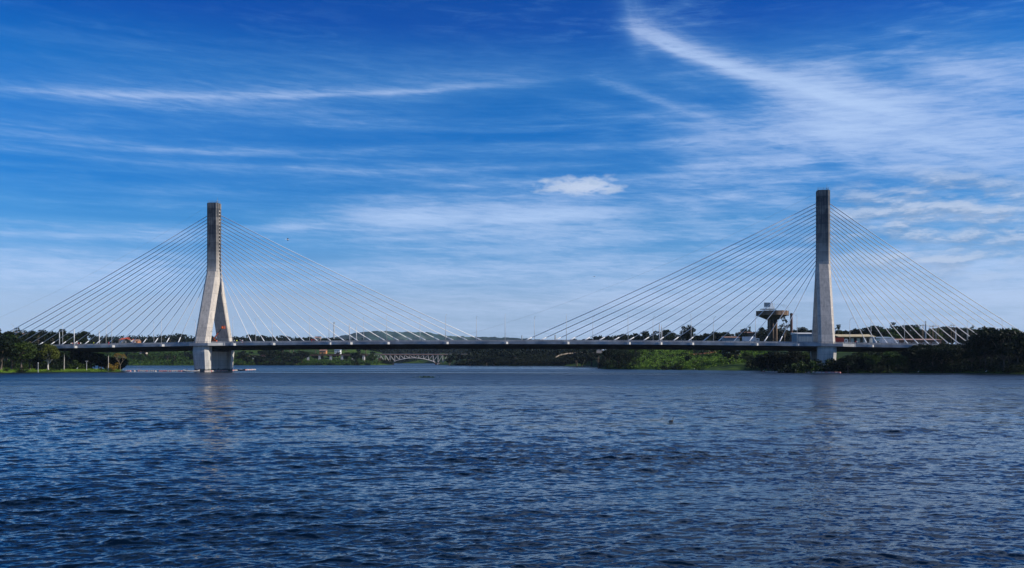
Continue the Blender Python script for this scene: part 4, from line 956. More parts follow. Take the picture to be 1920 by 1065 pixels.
for n_, a_, b_ in (('cloth_red', (.55, .03, .03), (.65, .06, .05)), ('cloth_white', (.70, .69, .66), (.8, .79, .76)), ('cloth_pink', (.62, .30, .28), (.7, .4, .37)), ('cloth_navy', (.02, .03, .07), (.04, .05, .1)), ('cloth_yellow', (.55, .6, .05), (.65, .7, .08)), ('rubber', (.012, .012, .012), (.02, .02, .02)), ('truck_red', (.28, .03, .02), (.36, .06, .04))):
    M[n_] = mat_noise(n_, a_, b_, 6.0, .8)
def on_walk(o, px, v, rz, label, cat, group=None, dz=0.0):
    u = u_at(px, v); o.location = BW(u, v, road_z(u)+dz); o.rotation_euler = (0, 0, BR_AZ+rz); return tag(o, label, cat, group)
for px, sh, tr, rz, lab in ((133.5, 'cloth_white', 'cloth_navy', 1.4, 'person in white top, leftmost of the people by the thick pole'), (136.3, 'cloth_pink', 'cloth_navy', -1.4, 'person in pink top just left of the thick pole on the deck'),
    (142.5, 'cloth_pink', 'cloth_white', 1.5, 'person in pink top and pale trousers just right of the thick pole'), (145.0, 'cloth_white', 'cloth_pink', 1.5, 'person in white top and pink trousers among walkers on the deck'),
    (147.4, 'cloth_red', 'cloth_navy', -1.5, 'person in red top among walkers at the left end of the deck'), (151.3, 'cloth_white', 'cloth_navy', 1.5, 'person in white top, rightmost of the walkers at the left end'),
    (175.6, 'cloth_yellow', 'cloth_navy', 0, 'person in yellow top alone on the deck near the bare tree'), (203.8, 'cloth_red', 'cloth_red', .2, 'person dressed all in red by the deck railing'), (253, 'cloth_white', 'cloth_navy', .2, 'person in white top right of the red roof'),
    (439.3, 'cloth_white', 'cloth_navy', 0, 'person in white top beside the left pylon lamp'), (444.0, 'cloth_yellow', 'cloth_navy', 1, 'person in yellow top between lamp and motorcyclist'),
    (452.2, 'cloth_pink', 'cloth_white', 0, 'person in pink top right of the motorcyclist'), (454.6, 'cloth_white', 'cloth_pink', 0, 'person in white top, rightmost by the motorcyclist'),
    (584.5, 'cloth_red', 'cloth_red', .3, 'person in red standing left of the pair on the middle deck'), (588.6, 'cloth_red', 'cloth_navy', -.3, 'person in red and dark trousers, right of the pair on the deck'),
    (1605, 'cloth_red', 'cloth_navy', .2, 'person in red top on the deck right of the right pylon'), (1606.8, 'cloth_white', 'cloth_navy', 1.2, 'person in white top beside the person in red'), (1826.5, 'cloth_white', 'cloth_pink', 1.2, 'person in white near the dark trees at the deck end')):
    on_walk(make_person('person', sh, tr), px, -10.6, rz, lab, 'person', None, .02)

def make_motorcycle(px, v, label):
    root = empty('motorcycle')
    for y in (-.62, .62):
        w = MB(); n = 20
        ring = [[(x, y+r*math.cos(2*math.pi*k/n), .32+r*math.sin(2*math.pi*k/n)) for k in range(n)] for r, x in ((.32, -.045), (.32, .045), (.2, .045), (.2, -.045), (.32, -.045))]
        w.loft(ring, False); wh = w.build('wheel', M['rubber'], root)
        s = MB()
        for k in range(6): a = k*math.pi/3; s.tube([(0, y, .32), (0, y+.21*math.cos(a), .32+.21*math.sin(a))], .012, 4)
        s.build('spokes', M['metal'], wh)
    MB().loft([[(-.1, -.3, .4), (.1, -.3, .4), (.1, -.3, .68), (-.1, -.3, .68)], [(-.14, .15, .36), (.14, .15, .36), (.14, .15, .82), (-.14, .15, .82)], [(-.08, .4, .6), (.08, .4, .6), (.08, .4, .85), (-.08, .4, .85)]]).build('fuel_tank', M['truck_red'], root)
    MB().loft([[(-.12, -.75, .74), (.12, -.75, .74), (.12, -.75, .82), (-.12, -.75, .82)], [(-.13, .1, .70), (.13, .1, .70), (.13, .1, .78), (-.13, .1, .78)]]).build('seat', M['black'], root)
    MB().tube([(0, .62, .32), (0, .38, .95)], .04, 6).build('fork', M['metal'], root)
    MB().tube([(-.33, .34, 1.02), (0, .42, .98), (.33, .34, 1.02)], .02, 6).build('handlebar', M['black'], root)
    MB().ball((0, .52, .9), .09, 8, 5).build('headlight', M['white_wall'], root, True)
    return on_walk(root, px, v, -math.pi/2, label, 'motorcycle', None, .02)
make_motorcycle(449.5, -7.0, 'motorcycle on the deck right of the left pylon lamp')
on_walk(make_person('person', 'black', 'black', True, 'cloth_white'), 449.5, -7.0, -math.pi/2, 'rider in black with white helmet on the motorcycle', 'person', None, .02)

def make_vehicle(px, v, kind, label, rz=-math.pi/2):
    root = empty('parked_car' if kind == 'car' else 'truck'); L = 2.2 if kind == 'car' else 3.6; W_ = .9 if kind == 'car' else 1.2
    if kind == 'car':
        prof = [(-L, .35), (-L, .85), (-L*.9, 1.0), (-L*.55, 1.02), (-L*.35, 1.5), (L*.25, 1.5), (L*.5, 1.02), (L*.92, .92), (L, .7), (L, .35)]
        MB().loft([[(x*(1 if z < 1.1 else .88), y, z) for y, z in prof] for x in (-W_, W_)]).build('body', M['cloth_white'], root)
        for s in (-1, 1): MB().loft([[(s*W_*.90+x, y, z) for y, z in ((-L*.5, 1.06), (-L*.33, 1.42), (L*.22, 1.42), (L*.42, 1.06))] for x in (-.06, .06)]).build('window', M['glass'], root)
        for s in (-.6, .6): MB().ball((s, L+.0, .7), .12, 8, 5).build('headlight', M['white_wall'], root)
    else:
        MB().box(-W_, W_, L*.55, L, .5, 2.5).build('cab', M['cloth_white'], root)
        MB().box(-W_*.85, W_*.85, L+.003, L+.03, 1.5, 2.2).build('windscreen', M['glass'], root)
        for s in (-1, 1): MB().box(min(s*W_, s*(W_+.03)), max(s*W_, s*(W_+.03)), L*.65, L*.9, 1.5, 2.15).build('window', M['glass'], root)
        MB().box(-W_, W_, -L, L*.5, .75, 3.25).build('cargo_box', M['white_wall' if kind == 'truck' else 'truck_red'], root)
        MB().box(-.4, .4, -L, L*.55, .5, .745).build('chassis', M['black'], root)
    for y in (-L*.62, L*.62):
        for s in (-1, 1):
            r = .33 if kind == 'car' else .48; n = 16; x = s*(W_-.1)
            w = MB().loft([[(x+dx, y+q*math.cos(2*math.pi*k/n), r+q*math.sin(2*math.pi*k/n)) for k in range(n)] for q, dx in ((r*.9, -.12), (r, -.08), (r, .08), (r*.9, .12))]).build('wheel', M['rubber'], root)
            MB().loft([[(x+dx, y+q*math.cos(2*math.pi*k/n), r+q*math.sin(2*math.pi*k/n)) for k in range(n)] for q, dx in ((r*.55, -.125), (r*.55, .125))]).build('rim', M['metal'], w)
    return on_walk(root, px, v, rz, label, 'car' if kind == 'car' else 'truck', None, .02)
make_vehicle(1407.5, 6.5, 'truck', 'white box truck on the deck left of the water tower')
make_vehicle(1667, 5.0, 'truck', 'white box truck on the deck above the white building')
make_vehicle(1573, 5.0, 'red', 'dark red truck on the deck close to the right pylon')
make_vehicle(248, 4.0, 'car', 'white car on the deck right of the red roof')
make_vehicle(1646, 5.0, 'car', 'pale car on the deck below the second right cable')

def boom_lift():
    root = empty('boom_lift'); o = M['orange']
    MB().loft([[(-1.0, y, z) for y, z in ((-1.5, .45), (1.5, .45), (1.5, 1.0), (-1.5, 1.0))], [(1.0, y, z) for y, z in ((-1.5, .45), (1.5, .45), (1.5, 1.0), (-1.5, 1.0))]]).build('chassis', o, root)
    for y in (-1.05, 1.05):
        for s in (-1, 1): MB().loft([[(s*1.02+dx, y+.42*math.cos(2*math.pi*k/16), .42+.42*math.sin(2*math.pi*k/16)) for k in range(16)] for dx in (-.14, .14)]).build('wheel', M['rubber'], root)
    MB().box(-.8, .8, -1.2, .6, 1.003, 1.9).build('turret', o, root)
    MB().tube([(0, .2, 1.6), (0, -1.0, 3.0), (0, -.3, 3.3)], .24, 4).build('riser', o, root)
    MB().tube([(0, -.9, 2.5), (0, 1.5, 5.4)], .24, 4).build('lower_boom', o, root)
    MB().tube([(0, 1.4, 5.3), (0, 3.1, 7.4)], .16, 4).build('upper_boom', M['black'], root)
    MB().tube([(0, 3.1, 7.4), (0, 3.7, 7.7)], .14, 4).build('jib', o, root)
    b = MB()
    b.box(-.9, .9, 3.5, 4.5, 7.35, 7.5)
    for x in (-.9, 0, .9):
        for y in (3.5, 4.5): b.tube([(x, y, 7.4), (x, y, 8.6)], .06, 5)
    for z in (8.0, 8.6): b.tube([(-.9, 3.5, z), (.9, 3.5, z), (.9, 4.5, z), (-.9, 4.5, z), (-.9, 3.5, z)], .06, 5)
    b.box(-.9, .9, 3.48, 3.53, 7.5, 8.3); b.build('basket', o, root)
    return on_walk(root, 403.5, 3.0, -math.pi/2, 'orange boom lift with raised basket between the legs of the left pylon', 'boom lift', None, .02)
boom_lift()

# ------------------------------------------------------------------ floats, boats and birds on the river
def make_float(mat):
    root = empty('float'); MB().loft([[(x, r*math.cos(2*math.pi*k/10), .12+r*math.sin(2*math.pi*k/10)) for k in range(10)] for x, r in ((-.48, .3), (-.42, .42), (.42, .42), (.48, .3))]).build('drum', mat, root, True)
    MB().tube([(-.62, 0, .12), (-.48, 0, .12)], .05, 5).build('coupling', M['black'], root); return root
fA, fB = make_float(M['float']), make_float(M['pink']); fu = {0: 0, 1: 0}
def floats(p0, p1, n, label, group, gap=.0, lift=0.0):
    a = Vector(p0); b = Vector(p1); az = math.atan2(b.y-a.y, b.x-a.x)
    for i in range(n):
        if RND.random() < gap: continue
        k = 1 if RND.random() < .35 else 0; src = (fA, fB)[k]; loc = a.lerp(b, i/(n-1))+Vector((0, RND.uniform(-.1, .1), RND.uniform(-.03, .05)+lift)); rz = az+RND.uniform(-.12, .12)
        if not fu[k]: fu[k] = 1; o = src; o.location = loc; o.rotation_euler = (0, 0, rz)
        else: o = copy_tree(src, loc, rz)
        tag(o, label, 'float', group)
W0 = lambda px, Y: (XW(px, Y), Y, 0)
floats(W0(236, 405), W0(368, 396), 34, 'small faded float in the row left of the left pylon', 'floats in the row left of the left pylon', .08)
floats(W0(254, 408.5), W0(366, 399.5), 30, 'small faded float in the farther row left of the left pylon', 'floats in the farther row left of the left pylon', .1)
floats(W0(384, 394), W0(478, 470), 58, 'small faded float in the line running right from the left pylon', 'floats in the line right of the left pylon', .02)
floats(W0(1432, 384), W0(1500, 366), 26, 'small faded float in the sparse line left of the right pylon', 'floats in the sparse line left of the right pylon', .35)
floats(W0(1500, 362), W0(1574, 350), 28, 'small faded float in the dense line before the right pylon', 'floats in the dense line before the right pylon', .02)

def make_canoe(px, Y, L, rz, label, people=0):
    root = empty('canoe', (XW(px, Y), Y, 0), rz, label, 'canoe'); m = MB(); rings = []
    for i in range(13):
        t = -1+2*i/12; w = .62*(1-abs(t)**2.4)+.03; s = .16+.55*abs(t)**3; rings.append([(t*L/2, -w, s+.35), (t*L/2, -w*.75, .02), (t*L/2, 0, -.15+.4*abs(t)**3), (t*L/2, w*.75, .02), (t*L/2, w, s+.35), (t*L/2, w*.8, s+.33), (t*L/2, 0, .05+.4*abs(t)**3), (t*L/2, -w*.8, s+.33)])
    m.loft(rings); m.build('hull', M['boat'], root, True)
    for x in (-.28, .05, .3): MB().box(x*L-.12, x*L+.12, -.5, .5, .36, .42).build('thwart', M['wood'], root)
    return root
c1 = make_canoe(359, 392, 7.4, -.05, 'worn pale wooden canoe moored in front of the left pylon')
pr = make_person('person', 'cloth_navy', 'black', True); pr.location = c1.location+Vector((-2.1, 0, -.35)); pr.rotation_euler = (0, 0, -1.5); tag(pr, 'person in dark clothes sitting in the pale canoe', 'person')
c2 = make_canoe(450, 440, 5.2, .1, 'small dark canoe behind the float line right of the left pylon')
for ch in kids(c2):
    if ch.name.startswith('hull'): ch.data.materials.clear(); ch.data.materials.append(M['black'])
def egret(px, Y, label, z=None, s=1.0, rz=0.0):
    z = max(hz(px, Y), 0)-.02 if z is None else z; root = empty('egret', (XW(px, Y), Y, z), rz, label, 'egret'); root.scale = (s, s, s)
    b = MB(); b.loft([[(x, r*math.cos(a), zc+r*math.sin(a)) for a in np.linspace(0, 2*math.pi, 11)[:-1]] for x, zc, r in ((-.34, .50, .02), (-.2, .55, .08), (0, .60, .12), (.12, .66, .10), (.18, .76, .05), (.14, .88, .035), (.20, .98, .04), (.27, 1.0, .035), (.30, 1.0, .01))])
    b.build('body', M['feather_w'], root, True)
    MB().tube([(.29, 0, 1.0), (.42, 0, .97)], [.018, .004], 6).build('beak', M['cloth_yellow'], root)
    for y in (-.05, .05): MB().tube([(0, y, .52), (.03, y, .26), (0, y, 0), (.08, y, 0)], .012, 5).build('leg', M['black'], root)
egret(144.6, 392, 'tall white egret standing on the grassy left bank', s=1.35)
egret(930, 869, 'white egret at the dark waterline below the middle of the deck', s=1.5)
egret(1302, 466, 'white egret at the foot of the bright green bank')
egret(1432, 392, 'white egret in front of dark bushes left of the right pylon', s=1.1)
egret(1722, 350, 'white egret at the waterline below the dark right trees')
egret(1849, 341, 'white egret at the waterline near the lower right trees', s=1.1)
def soaring(name, px, py, Y, span, roll, yaw, label, cat, white=False):
    root = empty(name, PW(px, py, Y), yaw, label, cat); root.rotation_euler = (roll, .1, yaw)
    L = span*.42
    b = MB(); b.loft([[(x*L, r*L*math.cos(a), r*L*math.sin(a)) for a in np.linspace(0, 2*math.pi, 9)[:-1]] for x, r in ((-.55, .02), (-.4, .1), (0, .14), (.3, .11), (.45, .05), (.62, .05), (.75, .01))]); b.build('body', M['feather_w' if white else 'feather_b'], root, True)
    for s in (-1, 1):
        w = MB(); pts = [(0, .20, .03), (.5, .23, .14), (.8, .17, .10), (1.0, .05, .0)]
        w.loft([[((c_)*span*.5*.9+.02, s*t*span/2, z*span/2+.01*span), ((-c_)*span*.5*.9, s*t*span/2, z*span/2), ((-c_)*span*.5*.9, s*t*span/2, z*span/2-.012*span)] for t, c_, z in pts]); w.build('wing', M['feather_b'], root)
    t = MB(); t.loft([[(-.5*L, -.05*L, 0), (-.5*L, .05*L, 0), (-.5*L, .05*L, .02*L), (-.5*L, -.05*L, .02*L)], [(-.95*L, -.14*L, 0), (-.95*L, .14*L, 0), (-.95*L, .14*L, .02*L), (-.95*L, -.14*L, .02*L)]]); t.build('tail', M['feather_w' if white else 'feather_b'], root)
    MB().tube([(.74*L, 0, 0), (1.0*L, 0, -.03)], [.03*L, .006], 5).build('beak', M['orange'], root)
soaring('stork', 539.5, 449, 250, 1.5, .7, .35, 'black and white stork flying right of the left pylon', 'stork', True)
soaring('kite_bird', 1114, 518.5, 320, .95, .5, .2, 'dark bird soaring in the pale sky, left of two', 'bird')
soaring('kite_bird', 1185, 516.6, 420, .8, .2, 1.2, 'tiny dark bird soaring in the pale sky, right of two', 'bird')
def cormorant():
    Y = 73.0; root = empty('cormorant', (XW(1259.5, Y), Y, 0), .4, 'black cormorant swimming low on the open water, right of centre', 'cormorant')
    b = MB(); b.loft([[(x, r*math.cos(a), zc+r*math.sin(a)*.8) for a in np.linspace(0, 2*math.pi, 11)[:-1]] for x, zc, r in ((-.3, .02, .02), (-.15, .03, .08), (.05, .05, .09), (.13, .10, .05), (.12, .20, .03), (.13, .28, .032), (.18, .30, .028), (.21, .30, .01))]); b.build('body', M['feather_b'], root, True)
    MB().tube([(.20, 0, .30), (.27, 0, .305)], [.012, .004], 5).build('beak', M['feather_b'], root)
cormorant()
rngw = np.random.default_rng(3); Cw = rngw.normal(0, 1, (90, 3))*np.array([1.3, .8, .06])+np.array([XW(797, 262), 262, .12])
o = link('water_weed', np_mesh('water_weed', leaf_quads(Cw, .4, rngw), np.arange(360).reshape(-1, 4)), M['leaf_mid']); tag(o, 'small green raft of floating weed in mid river', 'weed', kind='stuff')

# ------------------------------------------------------------------ left headland: park trees, palms, posts
BG = lambda t: t
LT = [(2, 372, 16.5, 'broad0', 'big dark tree at the left edge of the picture'), (-22, 380, 18, 'tall0', 'tall dark tree beyond the left edge of the picture'), (22, 384, 15.5, 'mid0', 'large leafy green tree second from the left edge'),
    (40, 378, 14.0, 'mid1', 'large spreading green tree with pale forked trunk on the headland'), (56, 392, 13.0, 'broad1', 'dark tree behind the forked green tree on the headland'), (68, 388, 12.0, 'broad2', 'dark rounded tree left of the olive tree'),
    (90, 386, 11.6, 'lime', 'rounded olive green tree with pale trunk on the headland'), (107, 412, 8.5, 'broad0', 'low dark tree right of the olive tree'), (134, 416, 9.0, 'broad1', 'dark tree right of the left palm'),
    (153, 428, 7.6, 'broad2', 'dark low tree in the middle of the headland'), (171, 424, 8.2, 'mid0', 'pale green tree left of the right palm'), (190, 436, 8.5, 'tall1', 'dark tree just behind the right palm'), (214, 440, 7.5, 'broad1', 'dark tree behind the bare tree under the deck'),
    (78, 430, 12, 'tall2', 'dark tall tree behind the olive tree'), (12, 420, 17, 'tall1', 'tall dark tree behind the left edge trees'), (35, 425, 16, 'broad2', 'broad dark tree behind the forked green tree'), (122, 440, 8.2, 'mid1', 'leafy tree behind the left palm under the deck')]
for px, Y, h, k, lab in LT: plant(k, px, Y, h, lab)
plant('palm', 120, 392, 9.6, 'royal palm with white trunk, left of the two palms', base_h=11.0)
PALM2 = plant('palm', 203, 400, 9.2, 'royal palm with white trunk near the tip of the headland', base_h=11.0)
plant('bare', 225.5, 405, 10.6, 'pale sparse tree with yellowing leaves at the headland tip', base_h=13.5, rz=.6)
plant('gold', 213, 402, 4.2, 'golden yellow shrub between the palm and the sparse tree', 'shrub', base_h=3.4)
for px, Y, h, k, lab in ((12, 362, 1.6, 'bushd0', 'small dark clipped bush, leftmost on the headland lawn'), (42, 366, 3.4, 'bushd1', 'dark upright bush below the forked green tree'), (98, 380, 1.7, 'bushm0', 'low green bush below the olive tree'), (106.5, 383, 3.3, 'bushd0', 'dark bush beside the left palm trunk'), (190, 401, 1.2, 'bushd1', 'low dark bush left of the right palm')):
    plant(k, px, Y, h, lab, 'bush', base_h=3.4)
def park_post(px, Y, h, head, label):
    root = empty('park_lamp', (XW(px, Y), Y, hz(px, Y)-.05), 0, label, 'park lamp'); MB().tube([(0, 0, 0), (0, 0, h)], [.09, .06], 6).build('pole', M['white_wall'], root)
    if head: MB().loft([[(x, y, h+z) for x, y in ((-.55, -.2), (.55, -.2), (.55, .2), (-.55, .2))] for z in (0, .18)]).build('lamp_head', M['white_wall'], root)
    else: MB().ball((0, 0, h+.12), .2, 8, 5).build('lamp_globe', M['white_wall'], root)
park_post(71.5, 374, 3.9, False, 'white park lamp with globe left of the olive tree')
park_post(162.5, 393, 4.0, True, 'white park lamp with flat head in mid headland')

# ------------------------------------------------------------------ trees behind and under the deck
S1 = 'dark tree in the belt behind the left end of the bridge'
treeline([(-30, 611), (10, 620), (45, 614), (60, 621), (80, 618), (100, 620), (120, 617), (131, 614), (142, 621), (162, 620)], 490, 620, 26, ['broad0', 'broad1', 'tall0', 'tall1', 'open0', 'broad2'], S1, 'trees behind the left end of the bridge', 9, 24)
treeline([(166, 622), (184, 629), (200, 627), (222, 629), (240, 631), (262, 630), (290, 630), (300, 628), (320, 624), (332, 623), (345, 624), (360, 630), (395, 632), (430, 634)], 1050, 1300, 42, ['far0', 'far1', 'far2'], 'small distant tree on the skyline left of the left pylon', 'skyline trees left of the left pylon', 8, 18)
treeline([(425, 633), (441, 627), (450, 632), (455, 628), (472, 624), (490, 626), (505, 631), (520, 628), (545, 625), (560, 632), (580, 629), (600, 629), (615, 631), (650, 636), (672, 637), (690, 639)], 1060, 1350, 46, ['far0', 'far1', 'far2'], 'small distant tree on the skyline between left pylon and hill', 'skyline trees between left pylon and hill', 8, 18)
treeline([(1070, 633), (1080, 632), (1084, 629), (1098, 629), (1103, 632), (1106, 624.5), (1114, 625), (1119, 629), (1126, 626), (1135, 625), (1146, 631), (1152, 628), (1166, 625), (1180, 623), (1196, 628), (1202, 618.5), (1210, 620), (1214, 629), (1228, 620), (1240, 622), (1250, 618), (1262, 624), (1272, 622)], 760, 1000, 34, ['far0', 'far1', 'broad0', 'tall2', 'broad1'], 'dark tree on the skyline left of the big crowned tree', 'skyline trees left of the big crowned tree', 7, 20)
plant('broad0', 1288, 640, CH+(HOR-605.5)*640/F-hz(1288, 640), 'big round crowned tree rising above the deck, left of the water tower', sx=.72)
treeline([(1300, 624), (1315, 627), (1340, 619), (1352, 622), (1368, 621), (1380, 625), (1392, 617), (1410, 618), (1425, 614), (1440, 616), (1462, 617), (1475, 614), (1492, 616), (1505, 611), (1514, 616), (1524, 616)], 620, 860, 40, ['broad1', 'broad2', 'tall0', 'tall1', 'far0', 'con0'], 'dark tree on the skyline around the water tower', 'skyline trees around the water tower', 7, 24)
plant('open0', 1470.5, 600, CH+(HOR-596)*600/F-hz(1470, 600), 'open branched tree with tufted crown between water tower and chimney', sx=.7)
plant('con1', 1405.5, 680, CH+(HOR-612)*680/F-hz(1405, 680), 'thin pointed conifer left of the water tower', sx=.8)
plant('open1', 1571, 600, CH+(HOR-607)*600/F-hz(1571, 600), 'sparse tufted tree immediately right of the right pylon', sx=.5)
plant('umb0', 1643, 610, CH+(HOR-609.5)*610/F-hz(1643, 610), 'dark crowned tree poking above the skyline behind third right cable', sx=.6)
plant('con0', 1674, 600, CH+(HOR-604.5)*600/F-hz(1674, 600), 'feathery conifer above the cream shed end', sx=1.3)
plant('umb1', 1700, 620, CH+(HOR-607.5)*620/F-hz(1700, 620), 'flat topped umbrella tree left of the power poles', sx=.8)
treeline([(1574, 618), (1590, 617), (1612, 616), (1625, 614), (1650, 616), (1668, 615), (1690, 613), (1712, 612), (1726, 614), (1745, 616), (1765, 613), (1783, 611), (1800, 614), (1830, 617), (1850, 612)], 560, 720, 44, ['broad0', 'broad1', 'broad2', 'tall0', 'tall2', 'mid0'], 'dark tree in the belt behind the right cables', 'trees behind the right cables', 7, 24)
plant('palm', 1815, 560, CH+(HOR-609)*560/F-hz(1815, 560), 'palm tree on the skyline near the right end of the deck', base_h=11)
plant('open0', 1822, 560, CH+(HOR-611)*560/F-hz(1822, 560), 'sparse tree beside the skyline palm on the right', sx=.8)
treeline([(-40, 668), (40, 670), (110, 672), (168, 674)], 398, 432, 30, ['bushd0', 'bushd1', 'bushm1'], 'dark shrub in the understorey behind the headland trees', 'shrubs behind the headland trees', 2.5, 5, (.9, 1.3), cat='bush')
treeline([(96, 655), (130, 652), (165, 655), (196, 660), (222, 662)], 414, 436, 12, ['broad0', 'broad1', 'broad2'], 'dark tree filling the shade under the left end of the deck', 'trees under the left end of the deck', 5, 9, (1.0, 1.5))
# far left bank seen under the deck
treeline([(185, 655), (230, 656), (300, 654), (330, 657), (370, 653), (430, 654), (470, 657), (500, 652), (560, 656)], 955, 1060, 40, ['far0', 'far1', 'mid0', 'mid1', 'broad2'], 'bushy tree on the far left bank seen under the deck', 'trees on the far left bank under the deck', 4, 13, (1.0, 1.5))
plant('tall0', 508, 962, 17, 'tall dark tree in front of the viaduct, left of two', sx=1.3); plant('tall1', 530, 958, 17, 'tall tree with visible trunk in front of the viaduct'); plant('broad2', 566, 960, 15.5, 'dark tree in front of the viaduct, right of three', sx=1.25)
plant('broad1', 667, 985, 12.0, 'dark tree where the viaduct meets the truss spans', sx=1.3); plant('mid1', 690, 1010, 8.0, 'small tree under the left truss span', sx=1.2)
treeline([(720, 662), (760, 658), (800, 660)], 1700, 1720, 4, ['far0', 'far1'], 'dark tree on the wooded slope behind the arched bridge', 'trees on the slope behind the arched bridge', 8, 14)
treeline([(238, 661), (300, 659), (430, 660), (560, 663)], 925, 990, 54, ['far0', 'far2', 'mid0', 'mid1', 'broad0'], 'leafy tree on the lower slope of the far left bank', 'trees on the lower far left slope', 4, 9, (1.0, 1.5))
treeline([(566, 657), (600, 660), (650, 659), (705, 657)], 1012, 1080, 24, ['far0', 'far1', 'mid1', 'broad0'], 'tree on the slope just behind the railway viaduct', 'trees just behind the railway viaduct', 4, 10, (1.0, 1.5))
# dark middle bank
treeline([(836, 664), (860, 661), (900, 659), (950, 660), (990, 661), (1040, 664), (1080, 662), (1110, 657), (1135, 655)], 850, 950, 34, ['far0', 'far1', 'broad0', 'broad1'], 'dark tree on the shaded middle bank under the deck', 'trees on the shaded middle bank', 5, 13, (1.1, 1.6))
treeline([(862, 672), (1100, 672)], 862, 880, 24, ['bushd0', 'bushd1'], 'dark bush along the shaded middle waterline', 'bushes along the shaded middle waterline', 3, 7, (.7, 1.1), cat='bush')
treeline([(1122, 660), (1150, 656), (1178, 655), (1200, 657), (1230, 662)], 530, 600, 15, ['broad2', 'tall1', 'mid1', 'broad0', 'open1'], 'dark tree on the point where the middle bank ends', 'trees on the point where the middle bank ends', 5, 13, (1.0, 1.4))
# right bank
for px, Y, h, k, lab in ((1142, 536, 9, 'broad2', 'dark tree overhanging the water at the bank point, leftmost'), (1160, 522, 8.5, 'broad0', 'dark tree overhanging the water, second from the bank point'), (1178, 516, 8, 'broad1', 'dark tree overhanging the water left of the bright slope'),
    (1292, 498, 4.2, 'bushd0', 'round dark bush alone on the bright grassy slope'), (1277, 492, 3.0, 'bushd1', 'smaller round bush left of the lone dark bush on the slope'), (1365, 480, 9.5, 'broad1', 'dark tree with thin trunk in the middle of the grassy slope'),
    (1380, 476, 9.0, 'tall2', 'dark tree right of the thin trunked tree on the slope'), (1402, 462, 7, 'mid1', 'green bushy tree near the end of the grassy slope'), (1330, 545, 8, 'mid0', 'green tree above the red earth patch'), (1300, 560, 8, 'tall1', 'dark slim tree left of the red earth patch'), (1350, 560, 8.5, 'broad0', 'dark tree right of the red earth patch')):
    plant(k, px, Y, h, lab, 'bush' if k.startswith('bush') else 'tree', base_h=3.4 if k.startswith('bush') else 10)
treeline([(1225, 658), (1260, 655), (1300, 656), (1350, 655), (1400, 657), (1440, 656)], 575, 640, 18, ['mid0', 'mid1', 'broad1', 'tall1'], 'leafy tree along the top of the grassy slope under the deck', 'trees along the top of the grassy slope', 4, 10, (1.0, 1.5))
treeline([(1428, 662), (1450, 655), (1480, 654), (1510, 657), (1538, 660)], 402, 440, 16, ['broad0', 'broad1', 'mid1', 'bushd0', 'tall1'], 'dark tree crowding the bank left of the right pylon', 'trees crowding the bank left of the right pylon', 5, 12, (1.1, 1.5))
treeline([(1470, 676), (1500, 672), (1540, 669), (1575, 668), (1610, 664), (1650, 658), (1690, 657)], 357, 366, 34, ['bushd0', 'bushd1', 'bushm0', 'bushm1'], 'dense bush at the water in front of the right pylon', 'bushes in front of the right pylon', 4, 8, (.55, .8), cat='bush')
treeline([(1590, 662), (1620, 657), (1660, 654), (1700, 657), (1720, 643), (1745, 640), (1770, 641), (1792, 640), (1800, 645)], 354, 370, 30, ['broad0', 'broad1', 'broad2', 'mid1'], 'dark tree in front of the deck right of the right pylon', 'trees in front of the deck right of the right pylon', 5, 14, (1.0, 1.4))
treeline([(1820, 636), (1836, 622), (1846, 613), (1862, 604.5), (1874, 604), (1886, 613), (1896, 609.5), (1905, 613), (1915, 617), (1960, 612), (2040, 606)], 338, 352, 22, ['broad0', 'broad1', 'broad2', 'mid0'], 'large dark tree in the clump at the right edge', 'large trees in the clump at the right edge', 8, 22, (.75, 1.1))
treeline([(1600, 685), (1700, 682), (1800, 678), (1850, 672), (1900, 668), (2000, 664)], 350, 362, 30, ['bushd0', 'bushd1'], 'dark bush along the shaded right waterline', 'bushes along the shaded right waterline', 3, 7, (.6, .9), cat='bush')

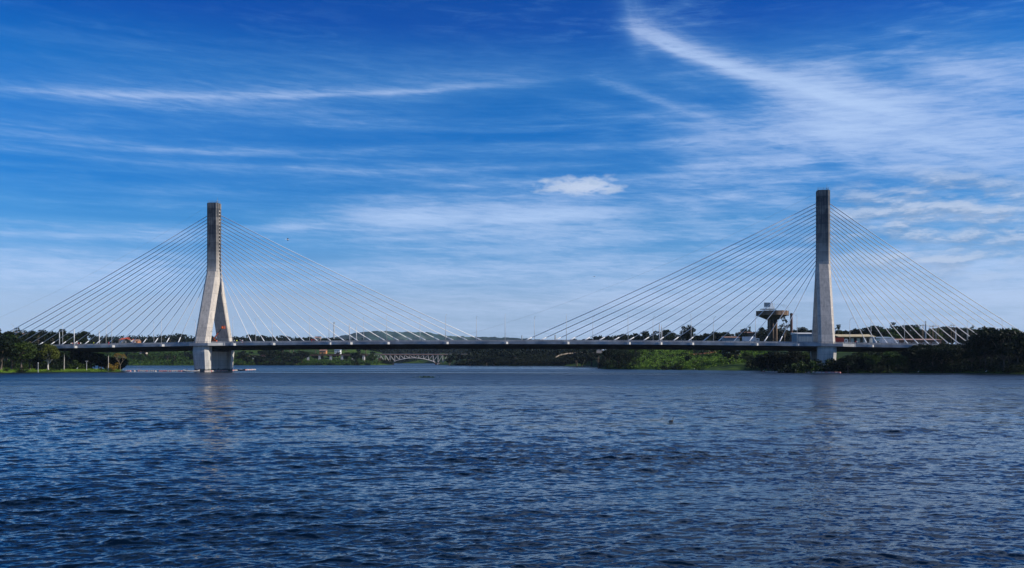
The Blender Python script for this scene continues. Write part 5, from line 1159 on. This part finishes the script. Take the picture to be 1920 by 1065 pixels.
treeline([(1195, 676), (1260, 672), (1330, 674), (1400, 678), (1440, 682)], 478, 560, 34, ['bushm0', 'bushm1', 'bushd0', 'bushd1'], 'rounded bush scattered over the sunny grassy slope', 'bushes scattered over the grassy slope', 1.6, 3.8, (.8, 1.6), cat='bush')
treeline([(1190, 688), (1260, 688), (1330, 688), (1410, 689)], 455, 490, 26, ['bushm0', 'bushd1', 'bushm1'], 'bush at the waterline below the sunny grassy slope', 'bushes at the waterline below the grassy slope', 1.6, 3.2, (.9, 1.7), cat='bush')
treeline([(238, 672), (330, 670), (430, 673), (562, 674), (574, 679), (648, 679), (656, 673), (690, 673)], 918, 960, 44, ['bushm0', 'bushd0', 'bushm1', 'bushd1'], 'bush along the far left shore behind the left pylon', 'bushes along the far left shore', 1.6, 6, (.8, 1.4), cat='bush')
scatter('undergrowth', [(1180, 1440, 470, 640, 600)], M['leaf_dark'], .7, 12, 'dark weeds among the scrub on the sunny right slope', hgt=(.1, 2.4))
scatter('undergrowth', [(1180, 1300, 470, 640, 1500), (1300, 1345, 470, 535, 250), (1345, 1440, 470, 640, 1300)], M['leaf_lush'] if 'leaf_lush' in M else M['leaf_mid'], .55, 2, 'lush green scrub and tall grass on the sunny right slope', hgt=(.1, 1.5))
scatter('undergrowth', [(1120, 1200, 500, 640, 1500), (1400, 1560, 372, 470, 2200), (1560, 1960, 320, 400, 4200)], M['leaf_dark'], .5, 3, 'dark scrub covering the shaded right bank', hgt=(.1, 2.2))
scatter('undergrowth', [(170, 570, 905, 1030, 4200), (570, 650, 945, 985, 500), (650, 715, 905, 1030, 600)], M['leaf_mid'], .95, 4, 'green scrub and reeds along the far left bank', hgt=(.2, 2.6))
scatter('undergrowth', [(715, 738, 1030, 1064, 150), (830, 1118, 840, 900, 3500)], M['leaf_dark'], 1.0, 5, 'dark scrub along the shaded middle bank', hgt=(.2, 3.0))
scatter('lawn', [(-60, 232, 352, 415, 2600)], M['leaf_grass'], .22, 6, 'bright green grass on the headland lawn', hgt=(.0, .3))
scatter('far_wood', [(640, 1000, 1640, 1950, 3600), (860, 1080, 2300, 2700, 1100), (170, 760, 1300, 1500, 1500), (880, 1120, 900, 1350, 1500)], M['leaf_far'], 2.6, 7, 'distant dark woodland on the slopes beyond the bridges', hgt=(1, 11))
for k, o in PROTO.items():
    if k not in used_protos:
        for ch in kids(o): bpy.data.objects.remove(ch)
        bpy.data.objects.remove(o)

hb = MB().box(-9000, 9000, -500, 7400, -20, 205).build('haze', None); tag(hb, kind='stuff', label='thin pale air haze over the river')
hm = bpy.data.materials.new('haze_air'); hm.use_nodes = True; hw = NT(hm.node_tree); hw.n.clear(); hv = hw.new('ShaderNodeVolumePrincipled')
hv.inputs['Color'].default_value = (.58, .78, 1.0, 1); hv.inputs['Density'].default_value = 3.2e-5; ho = hw.new('ShaderNodeOutputMaterial'); hw.l.new(hv.outputs[0], ho.inputs['Volume']); hb.data.materials.append(hm)
